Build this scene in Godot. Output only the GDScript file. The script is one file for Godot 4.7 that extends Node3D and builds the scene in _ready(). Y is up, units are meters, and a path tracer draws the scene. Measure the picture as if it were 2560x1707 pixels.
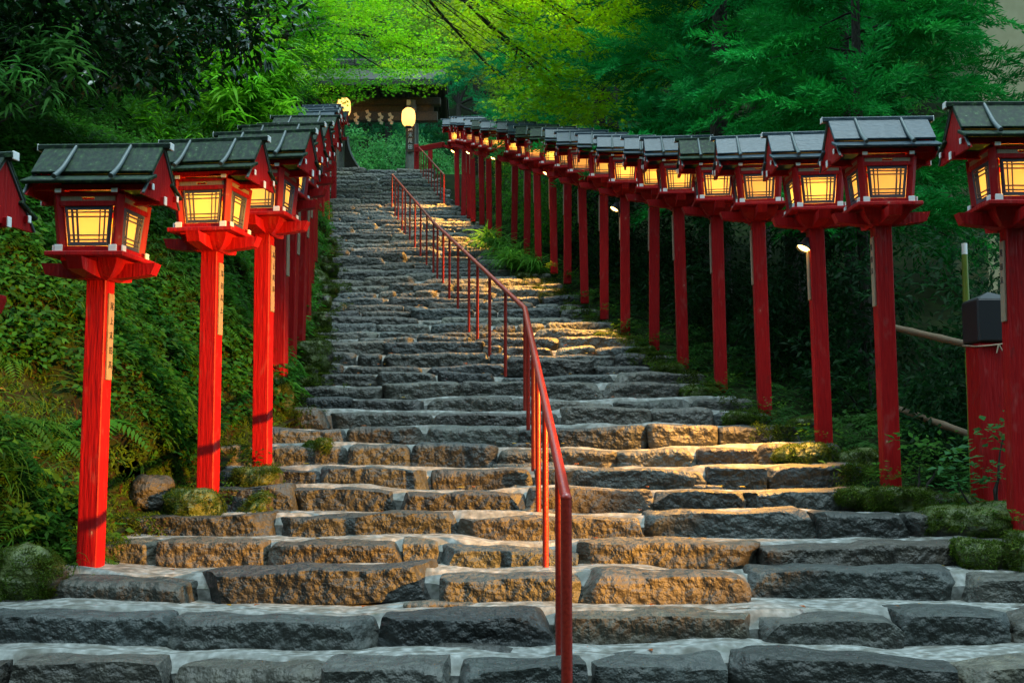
extends Node3D
# Stone shrine stairway between two rows of red lanterns, at dusk.
# Camera at the origin of the plan looking along -z ("d" is the distance along -z); y is up, metres.

const EYE := 1.35
const STEP_D0 := 4.9
const STEP_T := 0.52
const STEP_Y := [0.337, 0.465, 0.588, 0.708, 0.833, 0.970, 1.118, 1.270, 1.419, 1.561, 1.700, 1.841, 1.984, 2.127, 2.270, 2.412, 2.551, 2.686, 2.823, 2.968, 3.121, 3.283, 3.450, 3.616, 3.780, 3.941, 4.104, 4.272, 4.444, 4.618, 4.793, 4.968, 5.143, 5.316, 5.486, 5.657, 5.831, 6.008, 6.189, 6.373, 6.561, 6.752, 6.947, 7.145, 7.346, 7.551, 7.760, 7.972, 8.187, 8.406, 8.628, 8.854, 9.083, 9.316, 9.550]
const TOP_Y := 9.55
# left and right edge of the flight: [d, x]
const EDGE_L := [[0.0, -3.6], [5.9, -3.5], [6.3, -2.62], [7.3, -2.5], [7.6, -2.3], [8.5, -2.28], [9.6, -2.0], [11.0, -2.12], [13.0, -2.4], [15.8, -2.78], [20.0, -3.45], [26.0, -4.45], [33.0, -5.7], [60.0, -8.0]]
const EDGE_R := [[0.0, 3.7], [6.3, 3.3], [7.0, 2.9], [7.5, 2.72], [8.0, 2.48], [8.5, 2.42], [9.1, 2.25], [10.1, 2.05], [11.1, 1.85], [12.7, 1.52], [15.3, 1.06], [17.9, 0.55], [20.5, 0.1], [24.7, -0.7], [27.3, -1.4], [33.0, -2.5], [60.0, -3.0]]
# lanterns: x, d, foot y, ridge y
const RIGHT := [[3.10, 6.70, 0.85, 3.43], [2.68, 7.75, 1.06, 3.65], [2.49, 8.71, 1.33, 3.82], [2.27, 9.78, 1.62, 4.09], [2.07, 10.77, 1.89, 4.34], [1.86, 11.79, 2.13, 4.64], [1.67, 12.73, 2.46, 4.91], [1.45, 13.84, 2.73, 5.24], [1.26, 14.75, 3.04, 5.53], [1.06, 15.72, 3.38, 5.83], [0.86, 16.71, 3.81, 6.15], [0.69, 17.55, 4.10, 6.42], [0.46, 18.66, 4.45, 6.77], [0.27, 19.60, 4.73, 7.07], [0.04, 20.71, 5.05, 7.42], [-0.27, 22.20, 5.56, 7.89], [-0.49, 23.27, 5.91, 8.23], [-0.67, 24.13, 6.18, 8.51], [-0.91, 25.28, 6.49, 8.89], [-1.03, 25.92, 6.69, 9.09], [-1.21, 26.78, 6.93, 9.34], [-1.41, 27.77, 7.18, 9.59]]
const LEFT := [[-2.74, 5.20, 0.30, 2.70], [-2.41, 6.30, 0.53, 3.05], [-2.08, 7.50, 0.96, 3.42], [-1.85, 8.10, 1.14, 3.65], [-2.05, 9.60, 1.56, 4.14], [-2.26, 11.00, 1.94, 4.57], [-2.35, 11.90, 2.13, 4.91], [-2.60, 13.60, 2.90, 5.47], [-2.99, 15.90, 3.60, 6.22], [-3.43, 18.60, 4.45, 7.09], [-3.92, 22.00, 5.60, 8.17], [-4.37, 25.30, 6.55, 9.12], [-4.76, 28.60, 7.70, 10.00]]
const ORD := ["nearest", "second", "third", "fourth", "fifth", "sixth", "seventh", "eighth", "ninth", "tenth", "eleventh", "twelfth", "thirteenth", "fourteenth", "fifteenth", "sixteenth", "seventeenth", "eighteenth", "nineteenth", "twentieth", "twenty-first", "farthest"]

var rng := RandomNumberGenerator.new()
var fn := FastNoiseLite.new()
var M := {}
var CACHE := {}
var taken := {}

# ---------------------------------------------------------------- geometry collector
class Geo:
	var v := PackedVector3Array()
	var n := PackedVector3Array()
	var c := PackedColorArray()
	var uv := PackedVector2Array()
	var ix := PackedInt32Array()
	var col := Color.WHITE
	func pt(p: Vector3, nn: Vector3, t := Vector2.ZERO) -> int:
		v.append(p); n.append(nn); c.append(col); uv.append(t)
		return v.size() - 1
	# flat triangle, facing away from where "out" points against
	func tri(a: Vector3, b: Vector3, d: Vector3, out: Vector3) -> void:
		var nn := (b - a).cross(d - a)
		if nn.dot(out) < 0.0:
			var s := b
			b = d
			d = s
			nn = -nn
		nn = nn.normalized()
		var i := pt(a, nn)
		pt(d, nn)
		pt(b, nn)
		ix.append_array([i, i + 1, i + 2])
	func quad(a: Vector3, b: Vector3, d: Vector3, e: Vector3, out: Vector3) -> void:
		tri(a, b, d, out)
		tri(a, d, e, out)
	# chamfered box
	func box(at: Vector3, size: Vector3, bev := 0.004, turn := Basis.IDENTITY) -> void:
		var h := size * 0.5
		bev = minf(bev, minf(h.x, minf(h.y, h.z)) * 0.6)
		var k := h - Vector3.ONE * bev
		for ax in 3:
			for s in [-1.0, 1.0]:
				var o := Vector3.ZERO
				o[ax] = s
				var b := (ax + 1) % 3
				var d := (ax + 2) % 3
				var q := []
				for e in [[-1, -1], [1, -1], [1, 1], [-1, 1]]:
					var p := Vector3.ZERO
					p[ax] = s * h[ax]
					p[b] = e[0] * k[b]
					p[d] = e[1] * k[d]
					q.append(at + turn * p)
				quad(q[0], q[1], q[2], q[3], turn * o)
		for ax in 3:
			var b := (ax + 1) % 3
			var d := (ax + 2) % 3
			for e in [[-1, -1], [1, -1], [1, 1], [-1, 1]]:
				var p := []
				for s in [-1.0, 1.0]:
					var p1 := Vector3.ZERO
					p1[ax] = s * k[ax]
					p1[b] = e[0] * h[b]
					p1[d] = e[1] * k[d]
					var p2 := Vector3.ZERO
					p2[ax] = s * k[ax]
					p2[b] = e[0] * k[b]
					p2[d] = e[1] * h[d]
					p.append(at + turn * p1)
					p.append(at + turn * p2)
				var o := Vector3.ZERO
				o[b] = e[0]
				o[d] = e[1]
				quad(p[0], p[1], p[3], p[2], turn * o)
		for sx in [-1.0, 1.0]:
			for sy in [-1.0, 1.0]:
				for sz in [-1.0, 1.0]:
					tri(at + turn * Vector3(sx * h.x, sy * k.y, sz * k.z), at + turn * Vector3(sx * k.x, sy * h.y, sz * k.z), at + turn * Vector3(sx * k.x, sy * k.y, sz * h.z), turn * Vector3(sx, sy, sz))
	# box between two points
	func bar(a: Vector3, b: Vector3, w: float, h: float, bev := 0.002) -> void:
		var z := (b - a).normalized()
		var x := Vector3.UP.cross(z)
		x = Vector3.RIGHT if x.length() < 0.01 else x.normalized()
		var y := z.cross(x)
		box((a + b) * 0.5, Vector3(w, h, a.distance_to(b)), bev, Basis(x, y, z))
	# smooth tube along points with radii
	func tube(p: Array, r: Array, sides := 8, caps := true, wob := 0.0) -> void:
		var first := v.size()
		var ref := Vector3(0.31, 0.2, 0.93).normalized()
		for i in p.size():
			var dir: Vector3 = (p[mini(i + 1, p.size() - 1)] - p[maxi(i - 1, 0)]).normalized()
			var x := dir.cross(ref)
			if x.length() < 0.1:
				x = dir.cross(Vector3.RIGHT)
			x = x.normalized()
			var y := dir.cross(x)
			for s in sides + 1:
				var a := TAU * s / sides
				var o := x * cos(a) + y * sin(a)
				var rr: float = r[i] * (1.0 + wob * sin(3.0 * a + i * 1.7) + wob * 0.6 * sin(5.0 * a - i * 2.3))
				pt(p[i] + o * rr, o, Vector2(float(s) / sides, float(i)))
		var w := sides + 1
		for i in p.size() - 1:
			for s in sides:
				var a := first + i * w + s
				ix.append_array([a, a + w, a + 1, a + 1, a + w, a + w + 1])
		if caps:
			for e in [0, p.size() - 1]:
				var out: Vector3 = (p[0] - p[1]) if e == 0 else (p[-1] - p[-2])
				for s in sides:
					tri(p[e], v[first + e * w + s], v[first + e * w + s + 1], out)
	# profile [[r, y], ...] turned about the y axis
	func lathe(at: Vector3, prof: Array, sides := 20) -> void:
		var first := v.size()
		for i in prof.size():
			var a: Array = prof[maxi(i - 1, 0)]
			var b: Array = prof[mini(i + 1, prof.size() - 1)]
			var t := Vector2(b[0] - a[0], b[1] - a[1])
			var nr := Vector2(t.y, -t.x).normalized()
			for s in sides + 1:
				var g := TAU * s / sides
				pt(at + Vector3(cos(g) * prof[i][0], prof[i][1], sin(g) * prof[i][0]), Vector3(cos(g) * nr.x, nr.y, sin(g) * nr.x), Vector2(float(s) / sides, float(i) / prof.size()))
		var w := sides + 1
		for i in prof.size() - 1:
			for s in sides:
				var a := first + i * w + s
				ix.append_array([a, a + 1, a + w, a + 1, a + w + 1, a + w])
	# a polygon in x/y (convex or star-shaped about its mean) pushed out along z
	func slab(poly: Array, z0: float, z1: float, turn := Transform3D.IDENTITY) -> void:
		var mid := Vector2.ZERO
		for p in poly:
			mid += p
		mid /= poly.size()
		for i in poly.size():
			var a: Vector2 = poly[i]
			var b: Vector2 = poly[(i + 1) % poly.size()]
			for z in [z0, z1]:
				tri(turn * Vector3(mid.x, mid.y, z), turn * Vector3(a.x, a.y, z), turn * Vector3(b.x, b.y, z), turn.basis * Vector3(0, 0, z - (z0 + z1) * 0.5))
			var o := Vector2(b.y - a.y, a.x - b.x)
			if o.dot((a + b) * 0.5 - mid) < 0.0:
				o = -o
			quad(turn * Vector3(a.x, a.y, z0), turn * Vector3(b.x, b.y, z0), turn * Vector3(b.x, b.y, z1), turn * Vector3(a.x, a.y, z1), turn.basis * Vector3(o.x, o.y, 0))
	# triangle over points already there, wound to agree with their normals
	func face(a: int, b: int, d: int) -> void:
		if (v[b] - v[a]).cross(v[d] - v[a]).dot(n[a] + n[b] + n[d]) > 0.0:
			ix.append_array([a, d, b])
		else:
			ix.append_array([a, b, d])
	# folded leaf of two triangles
	func leaf(p: Vector3, dir: Vector3, up: Vector3, l: float, w: float, bend := 0.0) -> void:
		var side := dir.cross(up).normalized()
		var nn := side.cross(dir).normalized()
		if nn.y < 0.0:
			nn = -nn
		var m := p + dir * l * 0.42
		var tip := p + dir * l - nn * l * bend
		var i := pt(p, nn)
		pt(m + side * w * 0.5 + nn * w * 0.12, (nn - side * 0.25).normalized())
		pt(tip, nn)
		pt(m - side * w * 0.5 + nn * w * 0.12, (nn + side * 0.25).normalized())
		face(i, i + 1, i + 2)
		face(i, i + 2, i + 3)
	# arching blade
	func blade(p: Vector3, dir: Vector3, l: float, w: float, droop: float, seg := 3) -> void:
		var flat := Vector3(dir.x, 0, dir.z)
		flat = Vector3.RIGHT if flat.length() < 0.01 else flat.normalized()
		var side := Vector3.UP.cross(flat).normalized()
		var q := p
		var dd := dir.normalized()
		var first := v.size()
		for i in seg + 1:
			var t := float(i) / seg
			var ww := w * (1.0 - t * t) * (0.55 + 0.9 * minf(t * 3.0, 0.5))
			var nn := side.cross(dd).normalized()
			if nn.y < 0.0:
				nn = -nn
			pt(q - side * ww * 0.5, (nn - side * 0.2).normalized())
			pt(q + side * ww * 0.5, (nn + side * 0.2).normalized())
			dd = (dd + Vector3.DOWN * droop / seg).normalized()
			q += dd * l / seg
		for i in seg:
			var a := first + i * 2
			face(a, a + 1, a + 2)
			face(a + 1, a + 3, a + 2)
	func add(other: Geo, at: Transform3D) -> void:
		var first := v.size()
		for i in other.v.size():
			v.append(at * other.v[i])
			n.append((at.basis * other.n[i]).normalized())
			c.append(other.c[i] * col)
			uv.append(other.uv[i])
		for i in other.ix:
			ix.append(first + i)
	func mesh() -> ArrayMesh:
		var a := []
		a.resize(Mesh.ARRAY_MAX)
		a[Mesh.ARRAY_VERTEX] = v
		a[Mesh.ARRAY_NORMAL] = n
		a[Mesh.ARRAY_COLOR] = c
		a[Mesh.ARRAY_TEX_UV] = uv
		a[Mesh.ARRAY_INDEX] = ix
		var m := ArrayMesh.new()
		m.add_surface_from_arrays(Mesh.PRIMITIVE_TRIANGLES, a)
		return m

# ---------------------------------------------------------------- nodes
func numbered(called: String) -> String:
	var n: int = taken.get(called, 0)
	taken[called] = n + 1
	return called if n == 0 else "%s_%03d" % [called, n]

func tag(o: Node3D, label := "", category := "", group := "", kind := "") -> Node3D:
	if label: o.set_meta("label", label)
	if category: o.set_meta("category", category)
	if group: o.set_meta("group", group)
	if kind: o.set_meta("kind", kind)
	return o

func thing(called: String, label: String, category: String, at := Vector3.ZERO, turn := 0.0, group := "") -> Node3D:
	var o := Node3D.new()
	o.name = numbered(called)
	add_child(o)
	o.position = at
	o.rotation.y = turn
	tag(o, label, category, group)
	return o

func part(called: String, m: Mesh, mat: Material, parent: Node3D, at := Transform3D.IDENTITY) -> MeshInstance3D:
	var o := MeshInstance3D.new()
	o.name = numbered(called) if parent == self else called
	o.mesh = m
	o.material_override = mat
	o.transform = at
	parent.add_child(o, true)
	return o

func copies(called: String, m: Mesh, mat: Material, where: Array, tints: Array, parent: Node3D) -> MultiMeshInstance3D:
	var mm := MultiMesh.new()
	mm.transform_format = MultiMesh.TRANSFORM_3D
	mm.use_colors = true
	mm.mesh = m
	mm.instance_count = where.size()
	for i in where.size():
		mm.set_instance_transform(i, where[i])
		mm.set_instance_color(i, tints[i])
	var o := MultiMeshInstance3D.new()
	o.name = numbered(called) if parent == self else called
	o.multimesh = mm
	o.material_override = mat
	parent.add_child(o, true)
	return o

# ---------------------------------------------------------------- materials
func lin(r: float, g: float, b: float) -> Color:
	return Color(r, g, b).linear_to_srgb()

func noise_tex(stops: Array, freq: float, seed_: int, oct := 5, kind := FastNoiseLite.TYPE_SIMPLEX_SMOOTH, size := 512) -> NoiseTexture2D:
	var f := FastNoiseLite.new()
	f.seed = seed_
	f.noise_type = kind
	f.frequency = freq
	f.fractal_octaves = oct
	var t := NoiseTexture2D.new()
	t.width = size
	t.height = size
	t.seamless = true
	t.noise = f
	var g := Gradient.new()
	var o := PackedFloat32Array()
	var c := PackedColorArray()
	for s in stops:
		o.append(s[0])
		c.append(s[1])
	g.offsets = o
	g.colors = c
	t.color_ramp = g
	return t

func mat(called: String, color: Color, rough := 0.8, tex: Texture2D = null, scale := 1.0, vcol := false) -> StandardMaterial3D:
	var m := StandardMaterial3D.new()
	m.resource_name = called
	m.albedo_color = color
	m.roughness = rough
	m.vertex_color_use_as_albedo = vcol
	if tex:
		m.albedo_texture = tex
		m.uv1_triplanar = true
		m.uv1_world_triplanar = true
		m.uv1_scale = Vector3.ONE * scale
	M[called] = m
	return m

func detail(m: StandardMaterial3D, t: Texture2D, scale: Vector3) -> void:
	m.detail_enabled = true
	m.detail_blend_mode = BaseMaterial3D.BLEND_MODE_MIX
	m.detail_albedo = t
	m.detail_uv_layer = BaseMaterial3D.DETAIL_UV_2
	m.uv2_triplanar = true
	m.uv2_world_triplanar = true
	m.uv2_scale = scale

func see(c: Color, a: float) -> Color:
	return Color(c.r, c.g, c.b, a)

func relief(m: StandardMaterial3D, t: Texture2D, cm: float) -> void:
	m.heightmap_enabled = true
	m.heightmap_texture = t
	m.heightmap_scale = cm

func leafy(called: String, color: Color, rough: float, through: float, spec := 0.2) -> void:
	var m := mat(called, color, rough, null, 1.0, true)
	m.backlight_enabled = true
	m.backlight = Color(through, through, through)
	m.metallic_specular = spec

func glow(called: String, color: Color, energy: float) -> void:
	var m := mat(called, color, 0.6)
	m.emission_enabled = true
	m.emission = color
	m.emission_energy_multiplier = energy

func make_materials() -> void:
	var bw := [[0.0, Color.BLACK], [1.0, Color.WHITE]]
	var grain := noise_tex(bw, 0.012, 5, 6)
	var facets := noise_tex(bw, 0.009, 19, 4)
	var rough_rock := noise_tex(bw, 0.02, 9, 6, FastNoiseLite.TYPE_PERLIN)
	var stone_c := noise_tex([[0.0, lin(0.3, 0.3, 0.29)], [0.35, lin(0.55, 0.54, 0.52)], [0.6, lin(0.72, 0.71, 0.68)], [0.8, lin(0.95, 0.93, 0.88)], [1.0, lin(1, 1, 1)]], 0.012, 21, 7)
	var m := mat("stone", Color.WHITE, 0.62, stone_c, 1.3, true)
	relief(m, rough_rock, 4.5)
	m = mat("mortar", Color.WHITE, 0.85, noise_tex([[0.0, lin(0.06, 0.062, 0.055)], [0.36, lin(0.13, 0.135, 0.125)], [0.6, lin(0.21, 0.215, 0.205)], [0.8, lin(0.27, 0.275, 0.265)], [1.0, lin(0.34, 0.34, 0.33)]], 0.03, 33, 7), 0.9)
	relief(m, rough_rock, 1.0)
	# trodden-in dirt and damp
	detail(m, noise_tex([[0.0, see(lin(0.035, 0.035, 0.026), 0.9)], [0.34, see(lin(0.06, 0.055, 0.04), 0.75)], [0.48, see(lin(0.09, 0.085, 0.07), 0.25)], [0.6, see(lin(0.1, 0.1, 0.09), 0.0)], [0.82, see(lin(0.06, 0.075, 0.03), 0.0)], [1.0, see(lin(0.05, 0.065, 0.02), 0.8)]], 0.014, 49, 7), Vector3(0.8, 0.8, 1.6))
	m = mat("red_paint", Color.WHITE, 0.5, noise_tex([[0.0, lin(0.24, 0.003, 0.004)], [0.35, lin(0.3, 0.004, 0.006)], [0.7, lin(0.34, 0.006, 0.007)], [1.0, lin(0.39, 0.01, 0.009)]], 0.02, 41, 5), 1.0)
	m.uv1_scale = Vector3(6.0, 0.5, 6.0)
	m.metallic_specular = 0.3
	relief(m, grain, 0.35)
	# faded and grimy patches, and a few chips down to the wood
	detail(m, noise_tex([[0.0, see(lin(0.06, 0.012, 0.01), 0.6)], [0.2, see(lin(0.1, 0.01, 0.01), 0.0)], [0.66, see(lin(0.3, 0.03, 0.03), 0.0)], [0.84, see(lin(0.34, 0.05, 0.045), 0.5)], [0.925, see(lin(0.32, 0.06, 0.05), 0.55)], [0.94, see(lin(0.4, 0.22, 0.15), 0.9)], [1.0, see(lin(0.45, 0.28, 0.2), 0.9)]], 0.012, 45, 6), Vector3(1.3, 0.6, 1.3))
	m = mat("wood_pale", Color.WHITE, 0.7, noise_tex([[0.0, lin(0.18, 0.12, 0.075)], [0.5, lin(0.28, 0.2, 0.13)], [1.0, lin(0.35, 0.26, 0.18)]], 0.02, 43, 5), 1.0)
	m.uv1_scale = Vector3(14.0, 1.4, 14.0)
	mat("white_paint", lin(0.72, 0.72, 0.7), 0.6)
	mat("lattice_grey", lin(0.045, 0.055, 0.085), 0.5)
	mat("ink", lin(0.02, 0.017, 0.015), 0.7)
	m = mat("roof_slate", Color.WHITE, 0.42, noise_tex([[0.0, lin(0.012, 0.026, 0.036)], [0.5, lin(0.024, 0.045, 0.06)], [0.8, lin(0.038, 0.066, 0.085)], [0.93, lin(0.07, 0.11, 0.13)], [1.0, lin(0.2, 0.27, 0.3)]], 0.02, 51, 6), 1.0)
	m.uv1_scale = Vector3(1.6, 7.0, 7.0)
	m.metallic_specular = 0.38
	relief(m, grain, 0.25)
	m = mat("roof_mossy", Color.WHITE, 0.6, noise_tex([[0.0, lin(0.003, 0.009, 0.006)], [0.45, lin(0.007, 0.018, 0.011)], [0.66, lin(0.014, 0.038, 0.014)], [0.86, lin(0.034, 0.075, 0.024)], [0.94, lin(0.2, 0.26, 0.2)], [1.0, lin(0.34, 0.38, 0.32)]], 0.022, 53, 6), 2.2)
	m.metallic_specular = 0.3
	relief(m, grain, 0.4)
	m = mat("batten_metal", lin(0.06, 0.08, 0.08), 0.5)
	m.metallic = 0.15
	# paper of the lanterns: lets the bulb's light through
	m = mat("paper", lin(0.88, 0.58, 0.08), 0.75)
	m.backlight_enabled = true
	m.backlight = Color(1, 1, 1)
	m = mat("white_paper", lin(0.9, 0.64, 0.22), 0.75)
	m.backlight_enabled = true
	m.backlight = Color(1, 1, 1)
	glow("bulb_glow", Color(1.0, 0.72, 0.36), 8.0)
	glow("flood_glow", Color(1.0, 0.8, 0.42), 6.0)
	m = mat("rail_paint", Color.WHITE, 0.33, noise_tex([[0.0, lin(0.15, 0.008, 0.006)], [0.5, lin(0.27, 0.018, 0.011)], [0.82, lin(0.3, 0.024, 0.014)], [0.92, lin(0.16, 0.06, 0.03)], [1.0, lin(0.12, 0.05, 0.025)]], 0.03, 61, 6), 3.0)
	relief(m, grain, 0.1)
	m = mat("dark_metal", lin(0.03, 0.03, 0.03), 0.5)
	m.metallic = 0.5
	# ground
	m = mat("soil", Color.WHITE, 0.95, noise_tex([[0.0, lin(0.008, 0.007, 0.004)], [0.4, lin(0.018, 0.015, 0.008)], [0.6, lin(0.02, 0.032, 0.008)], [1.0, lin(0.035, 0.06, 0.01)]], 0.015, 71, 6), 0.55)
	relief(m, rough_rock, 5.0)
	m = mat("forest_floor", Color.WHITE, 0.95, noise_tex([[0.0, lin(0.006, 0.007, 0.004)], [0.5, lin(0.011, 0.016, 0.006)], [1.0, lin(0.016, 0.03, 0.008)]], 0.012, 73, 6), 0.25)
	m = mat("moss", Color.WHITE, 0.95, noise_tex([[0.0, lin(0.02, 0.03, 0.008)], [0.4, lin(0.05, 0.08, 0.012)], [0.7, lin(0.09, 0.13, 0.016)], [1.0, lin(0.14, 0.17, 0.03)]], 0.02, 75, 6), 1.6)
	relief(m, rough_rock, 4.0)
	for q in ["soil", "forest_floor", "moss"]:
		M[q].metallic_specular = 0.1
	m = mat("bark", Color.WHITE, 0.9, noise_tex([[0.0, lin(0.014, 0.01, 0.007)], [0.5, lin(0.04, 0.03, 0.02)], [1.0, lin(0.085, 0.068, 0.045)]], 0.02, 81, 6), 1.0)
	m.uv1_scale = Vector3(5.0, 1.2, 5.0)
	relief(m, rough_rock, 3.0)
	mat("bark_dark", lin(0.022, 0.016, 0.012), 0.9)
	# leaves: the vertex colour holds each leaf's own green
	leafy("leaf_soft", Color.WHITE, 0.55, 1.0)
	leafy("leaf_glossy", Color.WHITE, 0.25, 0.35, 0.5)
	leafy("leaf_needle", Color.WHITE, 0.6, 0.8)
	# gate and others
	m = mat("old_wood", Color.WHITE, 0.7, noise_tex([[0.0, lin(0.03, 0.02, 0.013)], [0.5, lin(0.06, 0.04, 0.026)], [1.0, lin(0.1, 0.07, 0.045)]], 0.02, 91, 5), 1.0)
	m.uv1_scale = Vector3(1.0, 3.0, 3.0)
	m = mat("pillar_wood", Color.WHITE, 0.75, noise_tex([[0.0, lin(0.1, 0.09, 0.075)], [0.5, lin(0.2, 0.18, 0.15)], [1.0, lin(0.3, 0.27, 0.23)]], 0.02, 93, 5), 1.0)
	m.uv1_scale = Vector3(4.0, 0.5, 4.0)
	m = mat("gate_thatch", Color.WHITE, 0.9, noise_tex([[0.0, lin(0.018, 0.018, 0.015)], [0.5, lin(0.04, 0.037, 0.032)], [0.8, lin(0.035, 0.048, 0.02)], [1.0, lin(0.075, 0.072, 0.065)]], 0.02, 95, 6), 0.8)
	relief(m, grain, 2.0)
	mat("gold_paint", lin(0.55, 0.28, 0.08), 0.5)
	mat("shide_paper", lin(0.55, 0.42, 0.27), 0.7)
	m = mat("plaster", Color.WHITE, 0.9, noise_tex([[0.0, lin(0.42, 0.35, 0.2)], [1.0, lin(0.52, 0.44, 0.27)]], 0.02, 97, 4), 0.4)
	mat("black_paint", lin(0.008, 0.008, 0.011), 0.5)
	mat("window_glass", lin(0.01, 0.014, 0.02), 0.1)
	m = mat("bamboo_green", Color.WHITE, 0.35, noise_tex([[0.0, lin(0.09, 0.13, 0.012)], [1.0, lin(0.15, 0.19, 0.025)]], 0.02, 98, 4), 2.0)
	m = mat("bamboo_brown", Color.WHITE, 0.5, noise_tex([[0.0, lin(0.07, 0.045, 0.025)], [1.0, lin(0.16, 0.11, 0.065)]], 0.03, 99, 4), 3.0)

# ---------------------------------------------------------------- the lie of the land
func along(t: Array, d: float) -> float:
	for i in t.size() - 1:
		if d <= t[i + 1][0]:
			return lerpf(t[i][1], t[i + 1][1], clampf((d - t[i][0]) / (t[i + 1][0] - t[i][0]), 0.0, 1.0))
	return t[-1][1]

func stair_y(d: float) -> float:
	var k := (d - STEP_D0) / STEP_T
	if k < 0.0:
		return maxf(0.0, STEP_Y[0] + k * 0.15)
	if k >= 54.0:
		return TOP_Y
	return lerpf(STEP_Y[int(k)], STEP_Y[int(k) + 1], k - floorf(k))

func bank_rise(s: float) -> float:
	if s < 0.1:
		return -0.12
	var t := s - 0.1
	return -0.12 + 1.35 * minf(t, 1.5) + 0.62 * clampf(t - 1.5, 0.0, 6.0) + 0.3 * maxf(t - 7.5, 0.0)

func ground_y(x: float, d: float) -> float:
	var base := stair_y(d)
	var l := along(EDGE_L, d) - x
	var r := x - along(EDGE_R, d)
	var y := base - 0.4
	if l > -0.2:
		y = base + bank_rise(l + 0.2) - 0.02
	elif r > -0.2:
		y = base - 0.14 - 0.1 * clampf(r - 1.0, 0.0, 6.0)
	if d > 43.0:
		y += (d - 43.0) * 0.62
	if d < -7.0:
		y += minf(-7.0 - d, 22.0) * 1.5  # added slope behind the camera, unseen, steep to keep low sky light off risers
	y += 0.35 * maxf(r - 9.0, 0.0) * smoothstep(14.0, 26.0, d)
	return y + 0.25 * fn.get_noise_2d(x * 9.0, d * 9.0) * smoothstep(0.3, 3.0, maxf(l, r))

func build_ground() -> void:
	var g := Geo.new()
	var xs := []
	var x := -34.0
	while x < 36.0:
		xs.append(x)
		x += 0.35 if absf(x) < 8.0 else 1.4
	var ds := []
	var d := -44.0
	while d < 92.0:
		ds.append(d)
		d += 0.45 if d < 34.0 and d > 3.0 else 1.6
	for i in ds.size():
		for j in xs.size():
			var lb: float = along(EDGE_L, ds[i]) - xs[j]
			var y: float = ground_y(xs[j], ds[i]) - 0.9 * smoothstep(-0.3, 0.0, lb) * (1.0 - smoothstep(3.3, 3.9, lb)) * (1.0 if ds[i] > 3.5 and ds[i] < 30.5 else 0.0)
			var e := 0.2
			var nn := Vector3(ground_y(xs[j] - e, ds[i]) - ground_y(xs[j] + e, ds[i]), 2 * e, ground_y(xs[j], ds[i] + e) - ground_y(xs[j], ds[i] - e)).normalized()
			g.pt(Vector3(xs[j], y, -ds[i]), nn)
	var w := xs.size()
	for i in ds.size() - 1:
		for j in w - 1:
			var a := i * w + j
			g.ix.append_array([a, a + w, a + 1, a + 1, a + w, a + w + 1])
	tag(part("ground", g.mesh(), M.forest_floor, self), "", "", "", "structure")
	# the steep mossy bank beside the left lanterns, in finer relief
	g = Geo.new()
	var nb := 46
	var rows := 0
	d = 3.6
	var pts := []
	while d < 31.0:
		var row := []
		for j in nb:
			var s := 0.0 + pow(float(j) / (nb - 1), 1.25) * 4.2
			row.append(bank_point(s, d))
		pts.append(row)
		rows += 1
		d += 0.07 if d < 10.0 else 0.14
	for i in rows:
		for j in nb:
			var nn: Vector3 = (pts[i][mini(j + 1, nb - 1)] - pts[i][maxi(j - 1, 0)]).cross(pts[mini(i + 1, rows - 1)][j] - pts[maxi(i - 1, 0)][j])
			nn = nn.normalized()
			if nn.y < 0.0:
				nn = -nn
			g.pt(pts[i][j], nn)
	for i in rows - 1:
		for j in nb - 1:
			var a := i * nb + j
			g.ix.append_array([a, a + 1, a + nb, a + 1, a + nb + 1, a + nb])
	tag(part("earth_bank", g.mesh(), M.soil, self), "", "", "", "structure")

func bank_point(s: float, d: float) -> Vector3:
	var x := along(EDGE_L, d) - s + 0.12
	var y := stair_y(d) + bank_rise(s) + 0.06
	var rough := smoothstep(0.0, 0.4, s) * (1.0 - smoothstep(3.4, 4.2, s))
	var a := fn.get_noise_3d(s * 55.0, d * 55.0, 3.0) * 0.3 + fn.get_noise_3d(s * 160.0, d * 160.0, 9.0) * 0.12
	y -= smoothstep(3.4, 4.2, s) * 0.5
	return Vector3(x + a * rough, y + a * rough * 0.4, -d)

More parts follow.
